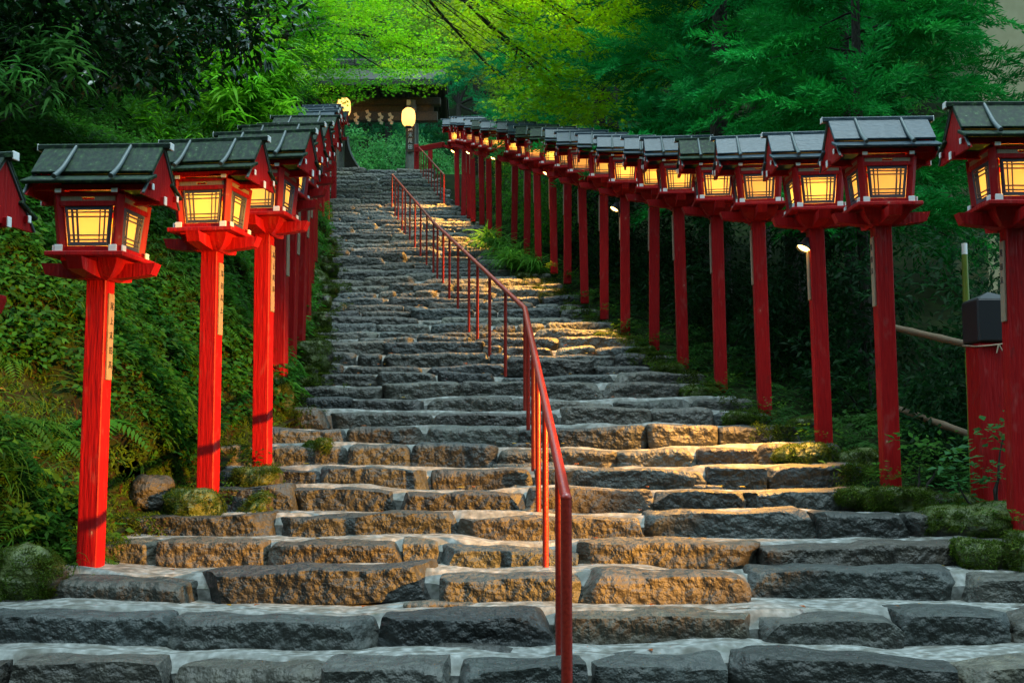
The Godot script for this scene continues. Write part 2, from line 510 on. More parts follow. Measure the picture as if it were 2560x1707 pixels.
# ---------------------------------------------------------------- stones
# a chipped block: the visible front, top and two ends of a rounded, cut and roughened box
func rock(w: float, h: float, dp: float, nx: int, ny: int, nz: int, r: float, cuts: int, amp: float, whole := false) -> Geo:
	var g := Geo.new()
	var half := Vector3(w, h, dp) * 0.5
	r = minf(r, minf(half.x, minf(half.y, half.z)) * 0.95)
	var planes := []
	for i in cuts:
		var nn := Vector3(rng.randf_range(-1, 1), rng.randf_range(-0.5, 1.0), rng.randf_range(0.15, 1.2))
		if whole:
			nn.z = rng.randf_range(-1, 1)
		nn = nn.normalized()
		var reach := absf(nn.x) * half.x + absf(nn.y) * half.y + absf(nn.z) * half.z
		planes.append([nn, reach * rng.randf_range(0.8, 0.95)])
	var shear := rng.randf_range(-0.5, 0.5)
	var flare := rng.randf_range(-0.16, 0.1)
	var wave := rng.randf() * 100.0
	var off := Vector3(rng.randf() * 400.0, rng.randf() * 400.0, rng.randf() * 400.0)
	var at := {}
	var faces := [[0, -1], [0, 1], [1, 1], [2, 1]]
	if whole:
		faces.append([2, -1])
	var nn3 := [nx, ny, nz]
	for f in faces:
		var ax: int = f[0]
		var b := (ax + 1) % 3
		var d := (ax + 2) % 3
		var ids := []
		for i in nn3[b] + 1:
			var line := []
			for j in nn3[d] + 1:
				var q := [0, 0, 0]
				q[ax] = nn3[ax] if f[1] > 0 else 0
				q[b] = i
				q[d] = j
				var key: int = q[0] * 10000 + q[1] * 100 + q[2]
				if not at.has(key):
					var p := Vector3(2.0 * q[0] / nx - 1.0, 2.0 * q[1] / ny - 1.0, 2.0 * q[2] / nz - 1.0) * half
					var inner := Vector3(clampf(p.x, -half.x + r, half.x - r), clampf(p.y, -half.y + r, half.y - r), clampf(p.z, -half.z + r, half.z - r))
					var o := p - inner
					if o.length() > 1e-5:
						p = inner + o.normalized() * r
					if whole:
						var ball := Vector3(2.0 * q[0] / nx - 1.0, 2.0 * q[1] / ny - 1.0, 2.0 * q[2] / nz - 1.0).normalized() * half * 1.06
						p = p.lerp(ball, 0.66)
						p *= 1.0 + 0.34 * fn.get_noise_3dv(p / half.length() * 60.0 + off)
					for c in planes:
						var over: float = p.dot(c[0]) - c[1]
						if over > 0.0:
							p -= c[0] * over
					var e := o.normalized()
					if not whole:
						var ty := p.y / half.y
						p.x = p.x * (1.0 + flare * ty * 0.5) + shear * minf(h, 0.2) * 0.4 * ty * (1.0 if p.x * shear < 0.0 else 0.25)
						p.y += maxf(ty, 0.0) * 0.022 * fn.get_noise_2d(wave + p.x * 170.0, p.z * 120.0)
						p.z += 0.03 * fn.get_noise_2d(wave + 70.0 + p.x * 120.0, p.y * 120.0) * (1.0 if p.z > 0.0 else 0.0)
					var big := fn.get_noise_3dv(p * 130.0 + off)
					var mid := absf(fn.get_noise_3dv(p * 330.0 + off))
					p += e * (big * amp * 2.0 - mid * amp * (1.1 if whole else 0.35))
					at[key] = g.pt(p, Vector3.ZERO)
				line.append(at[key])
			ids.append(line)
		for i in nn3[b]:
			for j in nn3[d]:
				var q := [ids[i][j], ids[i + 1][j], ids[i + 1][j + 1], ids[i][j + 1]]
				if f[1] > 0:
					g.ix.append_array([q[0], q[2], q[1], q[0], q[3], q[2]])
				else:
					g.ix.append_array([q[0], q[1], q[2], q[0], q[2], q[3]])
	for i in range(0, g.ix.size(), 3):
		var a := g.ix[i]
		var b2 := g.ix[i + 1]
		var c2 := g.ix[i + 2]
		var nn := (g.v[c2] - g.v[a]).cross(g.v[b2] - g.v[a])
		g.n[a] += nn
		g.n[b2] += nn
		g.n[c2] += nn
	for i in g.n.size():
		g.n[i] = g.n[i].normalized() if g.n[i].length() > 1e-9 else Vector3.UP
	return g if whole or ny < 8 else crisp(g, 0.72)

# gives every corner the mean normal of only those faces that turn little from its own, so that chipped edges stay sharp
func crisp(g: Geo, least: float) -> Geo:
	var f := PackedVector3Array()
	var near := []
	near.resize(g.v.size())
	for i in g.v.size():
		near[i] = []
	for i in range(0, g.ix.size(), 3):
		f.append((g.v[g.ix[i + 2]] - g.v[g.ix[i]]).cross(g.v[g.ix[i + 1]] - g.v[g.ix[i]]))
		for j in 3:
			near[g.ix[i + j]].append(i / 3)
	var o := Geo.new()
	for i in f.size():
		var own := f[i].normalized()
		for j in 3:
			var k := g.ix[i * 3 + j]
			var s := Vector3.ZERO
			for q in near[k]:
				if f[q].normalized().dot(own) > least:
					s += f[q]
			o.ix.append(o.pt(g.v[k], s.normalized() if s.length() > 1e-12 else own))
	return o

# how far the edge of a step wanders: (up, forward)
func wander(x: float, k: int) -> Vector2:
	return Vector2(fn.get_noise_2d(x * 55.0 + k * 71.0, k * 37.0) * 0.05, fn.get_noise_2d(x * 45.0 - k * 53.0, 400.0 + k * 29.0) * 0.2)

func stone_tint() -> Color:
	var p := [[0.2, 0.195, 0.16], [0.17, 0.18, 0.16], [0.11, 0.13, 0.13], [0.155, 0.155, 0.13], [0.22, 0.2, 0.15], [0.13, 0.15, 0.14], [0.18, 0.165, 0.13]]
	var a: Array = p[rng.randi() % p.size()]
	var k := rng.randf_range(0.16, 0.5)
	return Color(a[0] * k, a[1] * k, a[2] * k)

func build_stairs() -> void:
	rng.seed = 11
	var root := Node3D.new()
	root.name = "stone_steps"
	add_child(root)
	tag(root, "", "", "", "structure")
	# cement bed
	var bed := Geo.new()
	for k in range(-1, 56):
		var d0 := STEP_D0 + STEP_T * k + 0.17
		var y := TOP_Y if k > 54 else (STEP_Y[0] - 0.14 if k < 0 else float(STEP_Y[k]))
		y -= 0.006 if k < 12 else 0.03
		var yb := 0.0 if k < 1 else float(STEP_Y[mini(k, 54) - 1]) - 0.05
		var dd := STEP_T + 0.08 if k < 55 else 9.5
		var nx := 90 if k < 14 else 24
		var row := []
		var prof := [[0.0, yb - y], [0.0, -0.06], [0.03, -0.04], [0.07, -0.004], [0.1, 0.012], [0.2, 0.004], [0.28, 0.01], [0.36, 0.0], [dd, -0.004]]
		for p in prof:
			var line := []
			for i in nx + 1:
				var x := lerpf(along(EDGE_L, d0) - 0.12, along(EDGE_R, d0) + 0.12, float(i) / nx)
				var b := fn.get_noise_2d(x * 60.0, (d0 + p[0]) * 60.0) + 0.6 * fn.get_noise_2d(x * 260.0, (d0 + p[0]) * 260.0)
				var wn := wander(x, k)
				line.append(Vector3(x, y + p[1] + b * 0.016 + wn.x, -(d0 + p[0]) + b * 0.02 + (wn.y if p[0] < 0.3 else 0.0)))
			row.append(line)
		for a in prof.size() - 1:
			for i in nx:
				bed.quad(row[a][i], row[a][i + 1], row[a + 1][i + 1], row[a + 1][i], Vector3(0, 0.5, 0.5))
	tag(part("mortar_bed", bed.mesh(), M.mortar, root), "pale worn cement between and behind the step stones")
	# stones, each its own piece; the smallest, farthest ones joined
	var far := Geo.new()
	var made := 0
	for k in range(-1, 55):
		var d0 := STEP_D0 + STEP_T * k
		var y: float = STEP_Y[0] - 0.14 if k < 0 else STEP_Y[k]
		var below: float = 0.0 if k < 1 else STEP_Y[k - 1]
		var r := y - below
		var x := along(EDGE_L, d0) - rng.randf_range(0.0, 0.2)
		var end := along(EDGE_R, d0) + rng.randf_range(0.0, 0.15)
		while x < end - 0.12:
			var w := rng.randf_range(0.4, 0.9)
			if rng.randf() < 0.3:
				w = rng.randf_range(0.9, 1.4)
			if rng.randf() < 0.12:
				w = rng.randf_range(0.2, 0.3)
			if k > 16:
				w *= 1.35
			w = minf(w, end - x + 0.1)
			var lod := 0 if k < 7 else (1 if k < 18 else 2)
			var h := r + (0.07 if k < 14 else 0.11)
			var top := rng.randf_range(-0.016, 0.02) if k < 8 else rng.randf_range(-0.03, 0.03)
			var dp := rng.randf_range(0.36, 0.54) if k > 9 else rng.randf_range(0.22, 0.36)
			var nx := int(clampf(w / [0.028, 0.045, 0.07][lod], 6, 44))
			var g := rock(w - rng.randf_range(-0.012, 0.012), h, dp, nx, [11, 7, 5][lod], [8, 6, 5][lod], rng.randf_range(0.01, 0.024) if lod == 0 else rng.randf_range(0.028, 0.055), [6, 4, 2][lod], [0.009, 0.008, 0.006][lod])
			var t := stone_tint()
			for i in g.c.size():
				g.c[i] = t
			var wn := wander(x + w * 0.5, k)
			var we := wander(x + w * 0.85, k) - wander(x + w * 0.15, k)
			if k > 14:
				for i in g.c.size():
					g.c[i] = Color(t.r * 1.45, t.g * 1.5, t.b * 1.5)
			var at := Transform3D(Basis(Vector3.UP, clampf(-we.y / w, -0.2, 0.2) + rng.randf_range(-0.05, 0.05)) * Basis(Vector3.BACK, clampf(we.x / w, -0.08, 0.08) + rng.randf_range(-0.025, 0.025)), Vector3(x + w * 0.5, y + top - h * 0.5 + wn.x, -d0 - dp * 0.5 + rng.randf_range(-0.05, 0.03) + wn.y))
			if made < 300 and k >= 0:
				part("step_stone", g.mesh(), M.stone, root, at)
				made += 1
			else:
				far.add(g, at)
			x += w
		# flat slabs let into the tread
		if k >= 0 and k < 9:
			for i in 3:
				if rng.randf() < 0.6:
					var w2 := rng.randf_range(0.2, 0.42)
					var g2 := rock(w2, 0.05, rng.randf_range(0.08, 0.14), 10, 3, 5, 0.02, 3, 0.01)
					var t2 := stone_tint()
					for q in g2.c.size():
						g2.c[q] = t2
					far.add(g2, Transform3D(Basis(Vector3.UP, rng.randf_range(-0.3, 0.3)), Vector3(rng.randf_range(along(EDGE_L, d0) + 0.3, along(EDGE_R, d0) - 0.3), y - 0.012, -d0 - rng.randf_range(0.38, 0.44))))
	var o := part("far_step_stones", far.mesh(), M.stone, root)
	tag(o, "small far step stones high up the flight", "", "", "stuff")

# ---------------------------------------------------------------- red lanterns
func lantern_meshes() -> void:
	var g := Geo.new()
	g.box(Vector3(0, -0.018, 0), Vector3(0.8, 0.036, 0.062), 0.006)
	CACHE.ridge = g.mesh()
	var ends := []
	for s in [-1.0, 1.0]:
		ends.append(["ridge", Vector3(s * 0.4, -0.018, 0), Vector3(0.01, 0.04, 0.05)])
	# upper and lower roof boards, on both slopes
	for s in [1.0, -1.0]:
		g = Geo.new()
		var a := Vector3(0, -0.022, s * 0.012)
		var b := Vector3(0, -0.205, s * 0.165)
		var x := (b - a).normalized()
		var up := Vector3(0, -x.z * -s, 0).normalized()
		var nn := Vector3(0, absf(x.z), -x.y * s).normalized()
		g.box((a + b) * 0.5, Vector3(0.72, 0.02, a.distance_to(b)), 0.004, Basis(Vector3.RIGHT, nn, Vector3.RIGHT.cross(nn)))
		CACHE["roof_upper_%d" % s] = g.mesh()
		g = Geo.new()
		a = Vector3(0, -0.215, s * 0.12)
		b = Vector3(0, -0.275, s * 0.262)
		x = (b - a).normalized()
		nn = Vector3(0, absf(x.z), -x.y * s).normalized()
		g.box((a + b) * 0.5, Vector3(0.74, 0.022, a.distance_to(b)), 0.005, Basis(Vector3.RIGHT, nn, Vector3.RIGHT.cross(nn)))
		CACHE["roof_lower_%d" % s] = g.mesh()
		for q in [-1.0, 1.0]:
			g = Geo.new()
			var pp := []
			var rr := []
			for e in [[0.02, -0.012], [0.06, -0.055], [0.1, -0.098], [0.14, -0.142], [0.175, -0.176], [0.212, -0.206], [0.248, -0.231], [0.276, -0.247]]:
				pp.append(Vector3(q * 0.165, e[1], s * e[0]))
				rr.append(0.0105 + 0.016 * e[0])
			g.tube(pp, rr, 8)
			CACHE["batten_%d_%d" % [s, q]] = g.mesh()
	# gable boards
	var poly := [Vector2(0, -0.03), Vector2(0.15, -0.222), Vector2(0.17, -0.24), Vector2(0.255, -0.345), Vector2(-0.255, -0.345), Vector2(-0.17, -0.24), Vector2(-0.15, -0.222)]
	for q in [-1.0, 1.0]:
		g = Geo.new()
		g.slab(poly, -0.009, 0.009, Transform3D(Basis(Vector3.UP, PI / 2), Vector3(q * 0.338, 0, 0)))
		CACHE["gable_%d" % q] = g.mesh()
		g = Geo.new()
		for s in [-1.0, 1.0]:
			g.bar(Vector3(q * 0.349, -0.03, s * 0.004), Vector3(q * 0.349, -0.214, s * 0.158), 0.016, 0.012)
			g.bar(Vector3(q * 0.349, -0.242, s * 0.178), Vector3(q * 0.349, -0.342, s * 0.26), 0.016, 0.012)
		CACHE["gable_trim_%d" % q] = g.mesh()
	# purlins and cross beams with white ends
	g = Geo.new()
	for s in [-1.0, 1.0]:
		g.box(Vector3(0, -0.292, s * 0.178), Vector3(0.74, 0.034, 0.02), 0.003)
		g.box(Vector3(s * 0.165, -0.318, 0), Vector3(0.034, 0.034, 0.44), 0.004)
	g.box(Vector3(0, -0.338, 0), Vector3(0.74, 0.048, 0.03), 0.003)
	CACHE.eave_beams = g.mesh()
	for s in [-1.0, 1.0]:
		for q in [-1.0, 1.0]:
			ends.append(["beam", Vector3(q * 0.372, -0.292, s * 0.178), Vector3(0.008, 0.036, 0.022)])
			if s > 0.0:
				ends.append(["beam", Vector3(q * 0.372, -0.338, 0), Vector3(0.008, 0.05, 0.032)])
			ends.append(["beam", Vector3(q * 0.165, -0.318, s * 0.222), Vector3(0.036, 0.024, 0.008)])
			ends.append(["sill", Vector3(q * 0.158, -0.644, s * 0.203), Vector3(0.046, 0.042, 0.01)])
			ends.append(["sill", Vector3(q * 0.203, -0.644, s * 0.158), Vector3(0.01, 0.042, 0.046)])
	CACHE.ends = []
	for e in ends:
		g = Geo.new()
		g.box(e[1], e[2], 0.002)
		CACHE.ends.append([e[0], g.mesh()])
	# body: tapering corner posts
	for q in [-1.0, 1.0]:
		for s in [-1.0, 1.0]:
			g = Geo.new()
			var lo := Vector3(q * 0.158, -0.64, s * 0.158)
			var hi := Vector3(q * 0.182, -0.33, s * 0.182)
			g.bar(lo, hi, 0.046, 0.046, 0.004)
			CACHE["corner_%d_%d" % [q, s]] = g.mesh()
	# one face (turned four times): lintels, vent board, paper, lattice
	g = Geo.new()
	g.box(Vector3(0, -0.334, 0.186), Vector3(0.33, 0.022, 0.034), 0.003)
	g.box(Vector3(0, -0.388, 0.182), Vector3(0.36, 0.03, 0.036), 0.003)
	CACHE.lintel = g.mesh()
	g = Geo.new()
	for e in [[-0.098, 0.124], [0.098, 0.124]]:
		g.box(Vector3(e[0], -0.359, 0.19), Vector3(e[1], 0.028, 0.012), 0.001)
	for e in [-0.3485, -0.3695]:
		g.box(Vector3(0, e, 0.19), Vector3(0.072, 0.007, 0.012), 0.001)
	CACHE.vent_board = g.mesh()
	var hw := func(y: float) -> float: return lerpf(0.118, 0.14, (y + 0.625) / 0.23)
	var zz := func(y: float) -> float: return lerpf(0.158, 0.178, (y + 0.625) / 0.23)
	g = Geo.new()
	var y0 := -0.624
	var y1 := -0.402
	g.quad(Vector3(-hw.call(y0), y0, zz.call(y0)), Vector3(hw.call(y0), y0, zz.call(y0)), Vector3(hw.call(y1), y1, zz.call(y1)), Vector3(-hw.call(y1), y1, zz.call(y1)), Vector3(0, 0, 1))
	CACHE.pane = g.mesh()
	g = Geo.new()
	for e in [-1.0, 1.0]:
		for f in [[1.0, 0.02], [0.71, 0.007], [0.5, 0.007]]:
			var w: float = f[1]
			var k: float = e * (f[0] if f[0] < 1.0 else 0.95)
			g.bar(Vector3(k * hw.call(y0), y0, zz.call(y0) + 0.007), Vector3(k * hw.call(y1), y1, zz.call(y1) + 0.007), w, 0.011, 0.001)
	for f in [[0.045, 0.02], [0.15, 0.007], [0.265, 0.007], [0.735, 0.007], [0.85, 0.007], [0.955, 0.02]]:
		var yy := lerpf(y0, y1, f[0])
		g.bar(Vector3(-hw.call(yy), yy, zz.call(yy) + 0.0085), Vector3(hw.call(yy), yy, zz.call(yy) + 0.0085), 0.012, f[1], 0.001)
	CACHE.lattice = g.mesh()
	# sill: crossing boards, white ends, plate
	g = Geo.new()
	for s in [-1.0, 1.0]:
		g.box(Vector3(s * 0.158, -0.645, 0), Vector3(0.042, 0.038, 0.4), 0.003)
		g.box(Vector3(0, -0.647, s * 0.158), Vector3(0.4, 0.036, 0.042), 0.003)
	g.box(Vector3(0, -0.676, 0), Vector3(0.46, 0.028, 0.46), 0.005)
	CACHE.sill = g.mesh()
	# bearing block: a curved, inverted pyramid
	g = Geo.new()
	var pr := [[0.165, -0.69], [0.163, -0.71], [0.15, -0.742], [0.128, -0.772], [0.1, -0.795], [0.072, -0.808]]
	for i in pr.size() - 1:
		var a2: Array = pr[i]
		var b2: Array = pr[i + 1]
		for e in 4:
			var tr := Basis(Vector3.UP, PI / 2 * e)
			g.quad(tr * Vector3(-a2[0], a2[1], a2[0]), tr * Vector3(a2[0], a2[1], a2[0]), tr * Vector3(b2[0], b2[1], b2[0]), tr * Vector3(-b2[0], b2[1], b2[0]), tr * Vector3(0, -0.5, 1))
	CACHE.block = g.mesh()
	# curved arms
	g = Geo.new()
	var up_edge := []
	var arm := []
	for i in 13:
		var t := i / 12.0 * 2.0 - 1.0
		arm.append(Vector2(t * 0.315, -0.8 + 0.028 * absf(t) * absf(t)))
	arm.append(Vector2(0.342, -0.705))
	arm.append(Vector2(0.0, -0.715))
	arm.append(Vector2(-0.342, -0.705))
	g.slab(arm, -0.045, 0.045)
	CACHE.arm = g.mesh()
	g = Geo.new()
	g.lathe(Vector3(0, -0.5, 0), [[0.001, -0.035], [0.02, -0.028], [0.03, -0.008], [0.028, 0.014], [0.016, 0.03], [0.012, 0.05], [0.001, 0.052]], 12)
	CACHE.bulb = g.mesh()
	g = Geo.new()
	g.box(Vector3(0, 0.5, 0), Vector3(0.118, 1.0, 0.118), 0.005)
	CACHE.post = g.mesh()
	g = Geo.new()
	g.box(Vector3.ZERO, Vector3(0.014, 0.5, 0.066), 0.003)
	CACHE.plaque = g.mesh()
	# brush strokes in a unit square (x right, y up): 尾 上 特 殊 and so on, as far as they can be read
	CACHE.strokes = [
		[[0.2, 0.9, 0.8, 0.9], [0.2, 0.9, 0.2, 0.5], [0.8, 0.9, 0.8, 0.72], [0.2, 0.72, 0.8, 0.72], [0.2, 0.5, 0.1, 0.05], [0.35, 0.5, 0.8, 0.5], [0.35, 0.32, 0.85, 0.32], [0.58, 0.6, 0.58, 0.1], [0.58, 0.1, 0.9, 0.1]],
		[[0.5, 0.95, 0.5, 0.1], [0.5, 0.58, 0.8, 0.58], [0.08, 0.1, 0.92, 0.1]],
		[[0.15, 0.85, 0.85, 0.85], [0.15, 0.85, 0.15, 0.1], [0.85, 0.85, 0.85, 0.1], [0.15, 0.48, 0.85, 0.48], [0.5, 0.85, 0.5, 0.1], [0.15, 0.1, 0.85, 0.1]],
		[[0.1, 0.8, 0.9, 0.8], [0.5, 0.97, 0.5, 0.05], [0.2, 0.55, 0.8, 0.55], [0.5, 0.55, 0.12, 0.1], [0.5, 0.55, 0.9, 0.1], [0.3, 0.28, 0.7, 0.28]],
		[[0.15, 0.9, 0.85, 0.9], [0.3, 0.75, 0.7, 0.75], [0.3, 0.75, 0.3, 0.5], [0.7, 0.75, 0.7, 0.5], [0.3, 0.5, 0.7, 0.5], [0.12, 0.38, 0.88, 0.38], [0.12, 0.38, 0.12, 0.05], [0.88, 0.38, 0.88, 0.05], [0.35, 0.22, 0.65, 0.22]],
	]

func lettering(which: Array, size: float, step: float, top: float, nx: Vector3, out: float) -> Geo:
	var g := Geo.new()
	var right := Vector3.UP.cross(nx)
	for i in which.size():
		for s in CACHE.strokes[which[i]]:
			var a: Vector3 = right * (s[0] - 0.5) * size + Vector3.UP * (top - i * step - size + s[1] * size) + nx * out
			var b: Vector3 = right * (s[2] - 0.5) * size + Vector3.UP * (top - i * step - size + s[3] * size) + nx * out
			var dir := (b - a).normalized()
			var x := dir.cross(nx)
			g.box((a + b) * 0.5, Vector3(size * 0.1, 0.002, a.distance_to(b) + size * 0.06), 0.0005, Basis(x, nx, x.cross(nx)))
	return g

func make_lantern(row: Array, label: String, group: String, turn: float, mossy: bool, side: float, text: Array) -> Node3D:
	var foot: float = row[2] - 0.12
	var o := thing("post_lantern", label, "lantern", Vector3(row[0], foot, -row[1]), turn, group)
	o.rotation = Vector3(rng.randf_range(-0.018, 0.018), turn, rng.randf_range(-0.018, 0.018))
	var hh: float = row[3] - foot
	var up := Transform3D(Basis.IDENTITY, Vector3(0, hh, 0))
	part("post", CACHE.post, M.red_paint, o, Transform3D(Basis.from_scale(Vector3(1, hh - 0.75, 1)), Vector3.ZERO))
	var pl := part("name_plaque", CACHE.plaque, M.wood_pale, o, Transform3D(Basis.IDENTITY, Vector3(side * 0.066, hh - 1.13, 0.0)))
	if text.size():
		part("lettering", lettering(text, 0.046, 0.085, 0.2, Vector3(side, 0, 0), 0.0085).mesh(), M.ink, pl)
	part("bearing_block", CACHE.block, M.red_paint, o, up)
	part("arm", CACHE.arm, M.red_paint, o, up)
	part("arm", CACHE.arm, M.red_paint, o, up * Transform3D(Basis(Vector3.UP, PI / 2), Vector3(0, -0.003, 0)))
	var sill := part("sill", CACHE.sill, M.red_paint, o, up)
	for q in [-1, 1]:
		for s in [-1, 1]:
			part("corner_post", CACHE["corner_%d_%d" % [q, s]], M.red_paint, o, up)
	for e in 4:
		var t := up * Transform3D(Basis(Vector3.UP, PI / 2 * e), Vector3.ZERO)
		part("lintel", CACHE.lintel, M.red_paint, o, t)
		part("vent_board", CACHE.vent_board, M.wood_pale, o, t)
		var w := part("window", CACHE.pane, M.paper, o, t)
		part("lattice", CACHE.lattice, M.lattice_grey, w)
	var bm := part("eave_beams", CACHE.eave_beams, M.red_paint, o, up)
	var rm: Material = M.roof_mossy if mossy else M.roof_slate
	for s in [1, -1]:
		var rf := part("roof_board", CACHE["roof_upper_%d" % s], rm, o, up)
		for q in [1, -1]:
			part("batten", CACHE["batten_%d_%d" % [s, q]], M.batten_metal, rf)
		part("eave_board", CACHE["roof_lower_%d" % s], rm, o, up)
		var gb := part("gable_board", CACHE["gable_%d" % s], M.red_paint, o, up)
		part("edging", CACHE["gable_trim_%d" % s], M.batten_metal, gb)
	var rd := part("ridge", CACHE.ridge, rm, o, up)
	for e in CACHE.ends:
		part("white_end", e[1], M.white_paint, {"sill": sill, "beam": bm, "ridge": rd}[e[0]])
	part("bulb", CACHE.bulb, M.bulb_glow, o, up)
	var l := OmniLight3D.new()
	l.name = "bulb_light"
	l.light_color = Color(1.0, 0.74, 0.24)
	l.light_energy = LANTERN_E * rng.randf_range(0.7, 1.3)
	l.light_size = 0.03
	l.omni_range = 30.0
	l.omni_attenuation = 2.0
	l.shadow_enabled = true
	o.add_child(l)
	l.position = Vector3(0, hh - 0.5, 0)
	return o

const LANTERN_E := 0.05
const FLOOD_E := 17.0

func build_lanterns() -> void:
	rng.seed = 5
	lantern_meshes()
	var lit := {2: 1, 7: 1, 11: 1, 15: 1, 18: 1, 21: 1}
	for i in RIGHT.size():
		var l := "%s red lantern from the front in the right-hand row" % ORD[i]
		if i == 0:
			l = "nearest red lantern of the right-hand row, cut by the picture's right edge"
		elif i == 21:
			l = "farthest red lantern of the right-hand row, nearest the gate"
		make_lantern(RIGHT[i], l, "red lanterns along the right of the steps", deg_to_rad(-3.0 + rng.randf_range(-3, 3)), i in [0, 4, 11, 12, 16], -1.0, [0, 2, 3] if i < 2 else [])
	for i in LEFT.size():
		var l := "%s red lantern from the front in the left-hand row" % ORD[i]
		if i == 0:
			l = "red lantern at the picture's left edge, only its roof end in view"
		elif i == 1:
			l = "large red lantern at far left with dark green roof and lettered plaque"
		elif i == 12:
			l = "farthest red lantern of the left-hand row, nearest the gate"
		make_lantern(LEFT[i], l, "red lanterns along the left of the steps", deg_to_rad(-6.0 + rng.randf_range(-2, 2)), i < 7, 1.0, [[], [0, 1, 3, 2, 4], [3, 2, 4, 1], [4, 1, 0, 2]][i] if i < 4 else [])
	# floodlights clamped to some of the right posts
	var n := 0
	for i in lit:
		var p := Vector3(RIGHT[i][0], RIGHT[i][2] + 1.53, -RIGHT[i][1])
		var aim := Vector3(p.x - 1.0, stair_y(RIGHT[i][1] - 0.2), p.z + 0.35)
		floodlight(p, aim, "small warm floodlight clamped to the post of the %s right lantern" % (ORD[i] if i < 21 else "last"), FLOOD_E, 34.0)
	# the post and floodlight just outside the picture on the right, whose light falls across the lowest steps
	var r0 := [6.75, 2.5, 0.05, 3.1]
	make_lantern(r0, "red lantern just outside the picture's right edge", "red lanterns along the right of the steps", 0.0, false, -1.0, [])
	floodlight(Vector3(6.75, 2.15, -2.5), Vector3(-2.2, 1.32, -7.7), "warm floodlight on the post just outside the right edge", 165.0, 11.5)

func floodlight(post: Vector3, aim: Vector3, label: String, energy: float, angle: float) -> void:
	var head := post + Vector3(-0.13, 0, 0.02)
	var o := thing("floodlight", label, "floodlight", head, 0.0, "warm floodlights on the right-hand posts")
	var dir := (aim - head).normalized()
	var x := dir.cross(Vector3.UP).normalized()
	var b := Basis(x, -dir, x.cross(-dir))
	var g := Geo.new()
	g.lathe(Vector3.ZERO, [[0.012, 0.1], [0.03, 0.085], [0.04, 0.04], [0.062, -0.012], [0.06, -0.014], [0.038, 0.03], [0.001, 0.036]], 16)
	part("shade", g.mesh(), M.dark_metal, o, Transform3D(b, Vector3.ZERO))
	g = Geo.new()
	g.lathe(Vector3.ZERO, [[0.001, -0.016], [0.03, -0.012], [0.05, -0.002], [0.052, 0.0], [0.001, 0.008]], 16)
	part("lamp_face", g.mesh(), M.flood_glow, o, Transform3D(b, Vector3.ZERO))
	g = Geo.new()
	g.tube([b * Vector3(0, 0.09, 0), Vector3(0.05, 0.05, 0), Vector3(0.07, -0.03, -0.02)], [0.008, 0.008, 0.008], 6)
	g.box(Vector3(0.064, -0.06, -0.02), Vector3(0.014, 0.09, 0.05), 0.003)
	part("bracket", g.mesh(), M.dark_metal, o)
	var l := SpotLight3D.new()
	l.name = "flood_beam"
	l.light_color = Color(1.0, 0.69, 0.25)
	l.light_energy = energy
	l.spot_angle = angle
	l.spot_angle_attenuation = 0.6
	l.spot_range = 40.0
	l.spot_attenuation = 2.0
	l.light_size = 0.04
	l.shadow_enabled = true
	o.add_child(l)
	l.position = dir * 0.03
	l.look_at(aim, Vector3.UP)

# ---------------------------------------------------------------- handrails
func handrail(label: String, path: Array, posts: Array, high: float, rad: float) -> void:
	var o := thing("handrail", label, "handrail", Vector3(path[0][0], stair_y(path[0][1]), -path[0][1]))
	var base := o.position
	var top := func(d: float) -> Vector3:
		return Vector3(along(path.map(func(p): return [p[1], p[0]]), d), stair_y(d - 0.1) + high, -d)
	var pp := []
	var rr := []
	var d: float = path[0][1]
	# straight runs between the bends
	for i in path.size():
		pp.append(top.call(path[i][1]) - base)
	var fine := []
	for i in pp.size() - 1:
		for t in 6:
			fine.append(pp[i].lerp(pp[i + 1], t / 6.0))
			rr.append(rad)
	fine.append(pp[-1])
	rr.append(rad)
	var g := Geo.new()
	g.tube(fine, rr, 12)
	g.lathe(fine[0], [[0.001, rad * 1.05], [rad * 0.8, rad * 0.75], [rad * 1.06, 0.0], [rad * 0.8, -rad * 0.75], [0.001, -rad]], 12)
	part("rail", g.mesh(), M.rail_paint, o)
	for q in posts.size():
		var dd: float = posts[q]
		# height of the rail at this post
		var at := Vector3.ZERO
		for i in pp.size() - 1:
			if dd >= path[i][1] - 0.001 and dd <= path[i + 1][1] + 0.001:
				at = pp[i].lerp(pp[i + 1], (dd - path[i][1]) / (path[i + 1][1] - path[i][1]))
		var k := int(floorf((dd - STEP_D0) / STEP_T))
		var fy: float = (STEP_Y[k] if k >= 0 else STEP_Y[0] - 0.14) - 0.03 - base.y
		var r := rad * (1.0 if q == 0 else 0.74)
		var gp := Geo.new()
		gp.tube([Vector3(at.x, fy, at.z), Vector3(at.x, at.y - 0.005, at.z)], [r, r], 12)
		part("rail_post", gp.mesh(), M.rail_paint, o)

# ---------------------------------------------------------------- plants
func green(r: float, g: float, b: float, vary := 0.25) -> Color:
	var k := 1.0 + rng.randf_range(-vary, vary)
	return Color(r * k * rng.randf_range(0.85, 1.15), g * k, b * k * rng.randf_range(0.8, 1.2))

func rdir(y0 := -1.0, y1 := 1.0) -> Vector3:
	var a := rng.randf() * TAU
	var y := rng.randf_range(y0, y1)
	var r := sqrt(maxf(0.0, 1.0 - y * y))
	return Vector3(cos(a) * r, y, sin(a) * r)

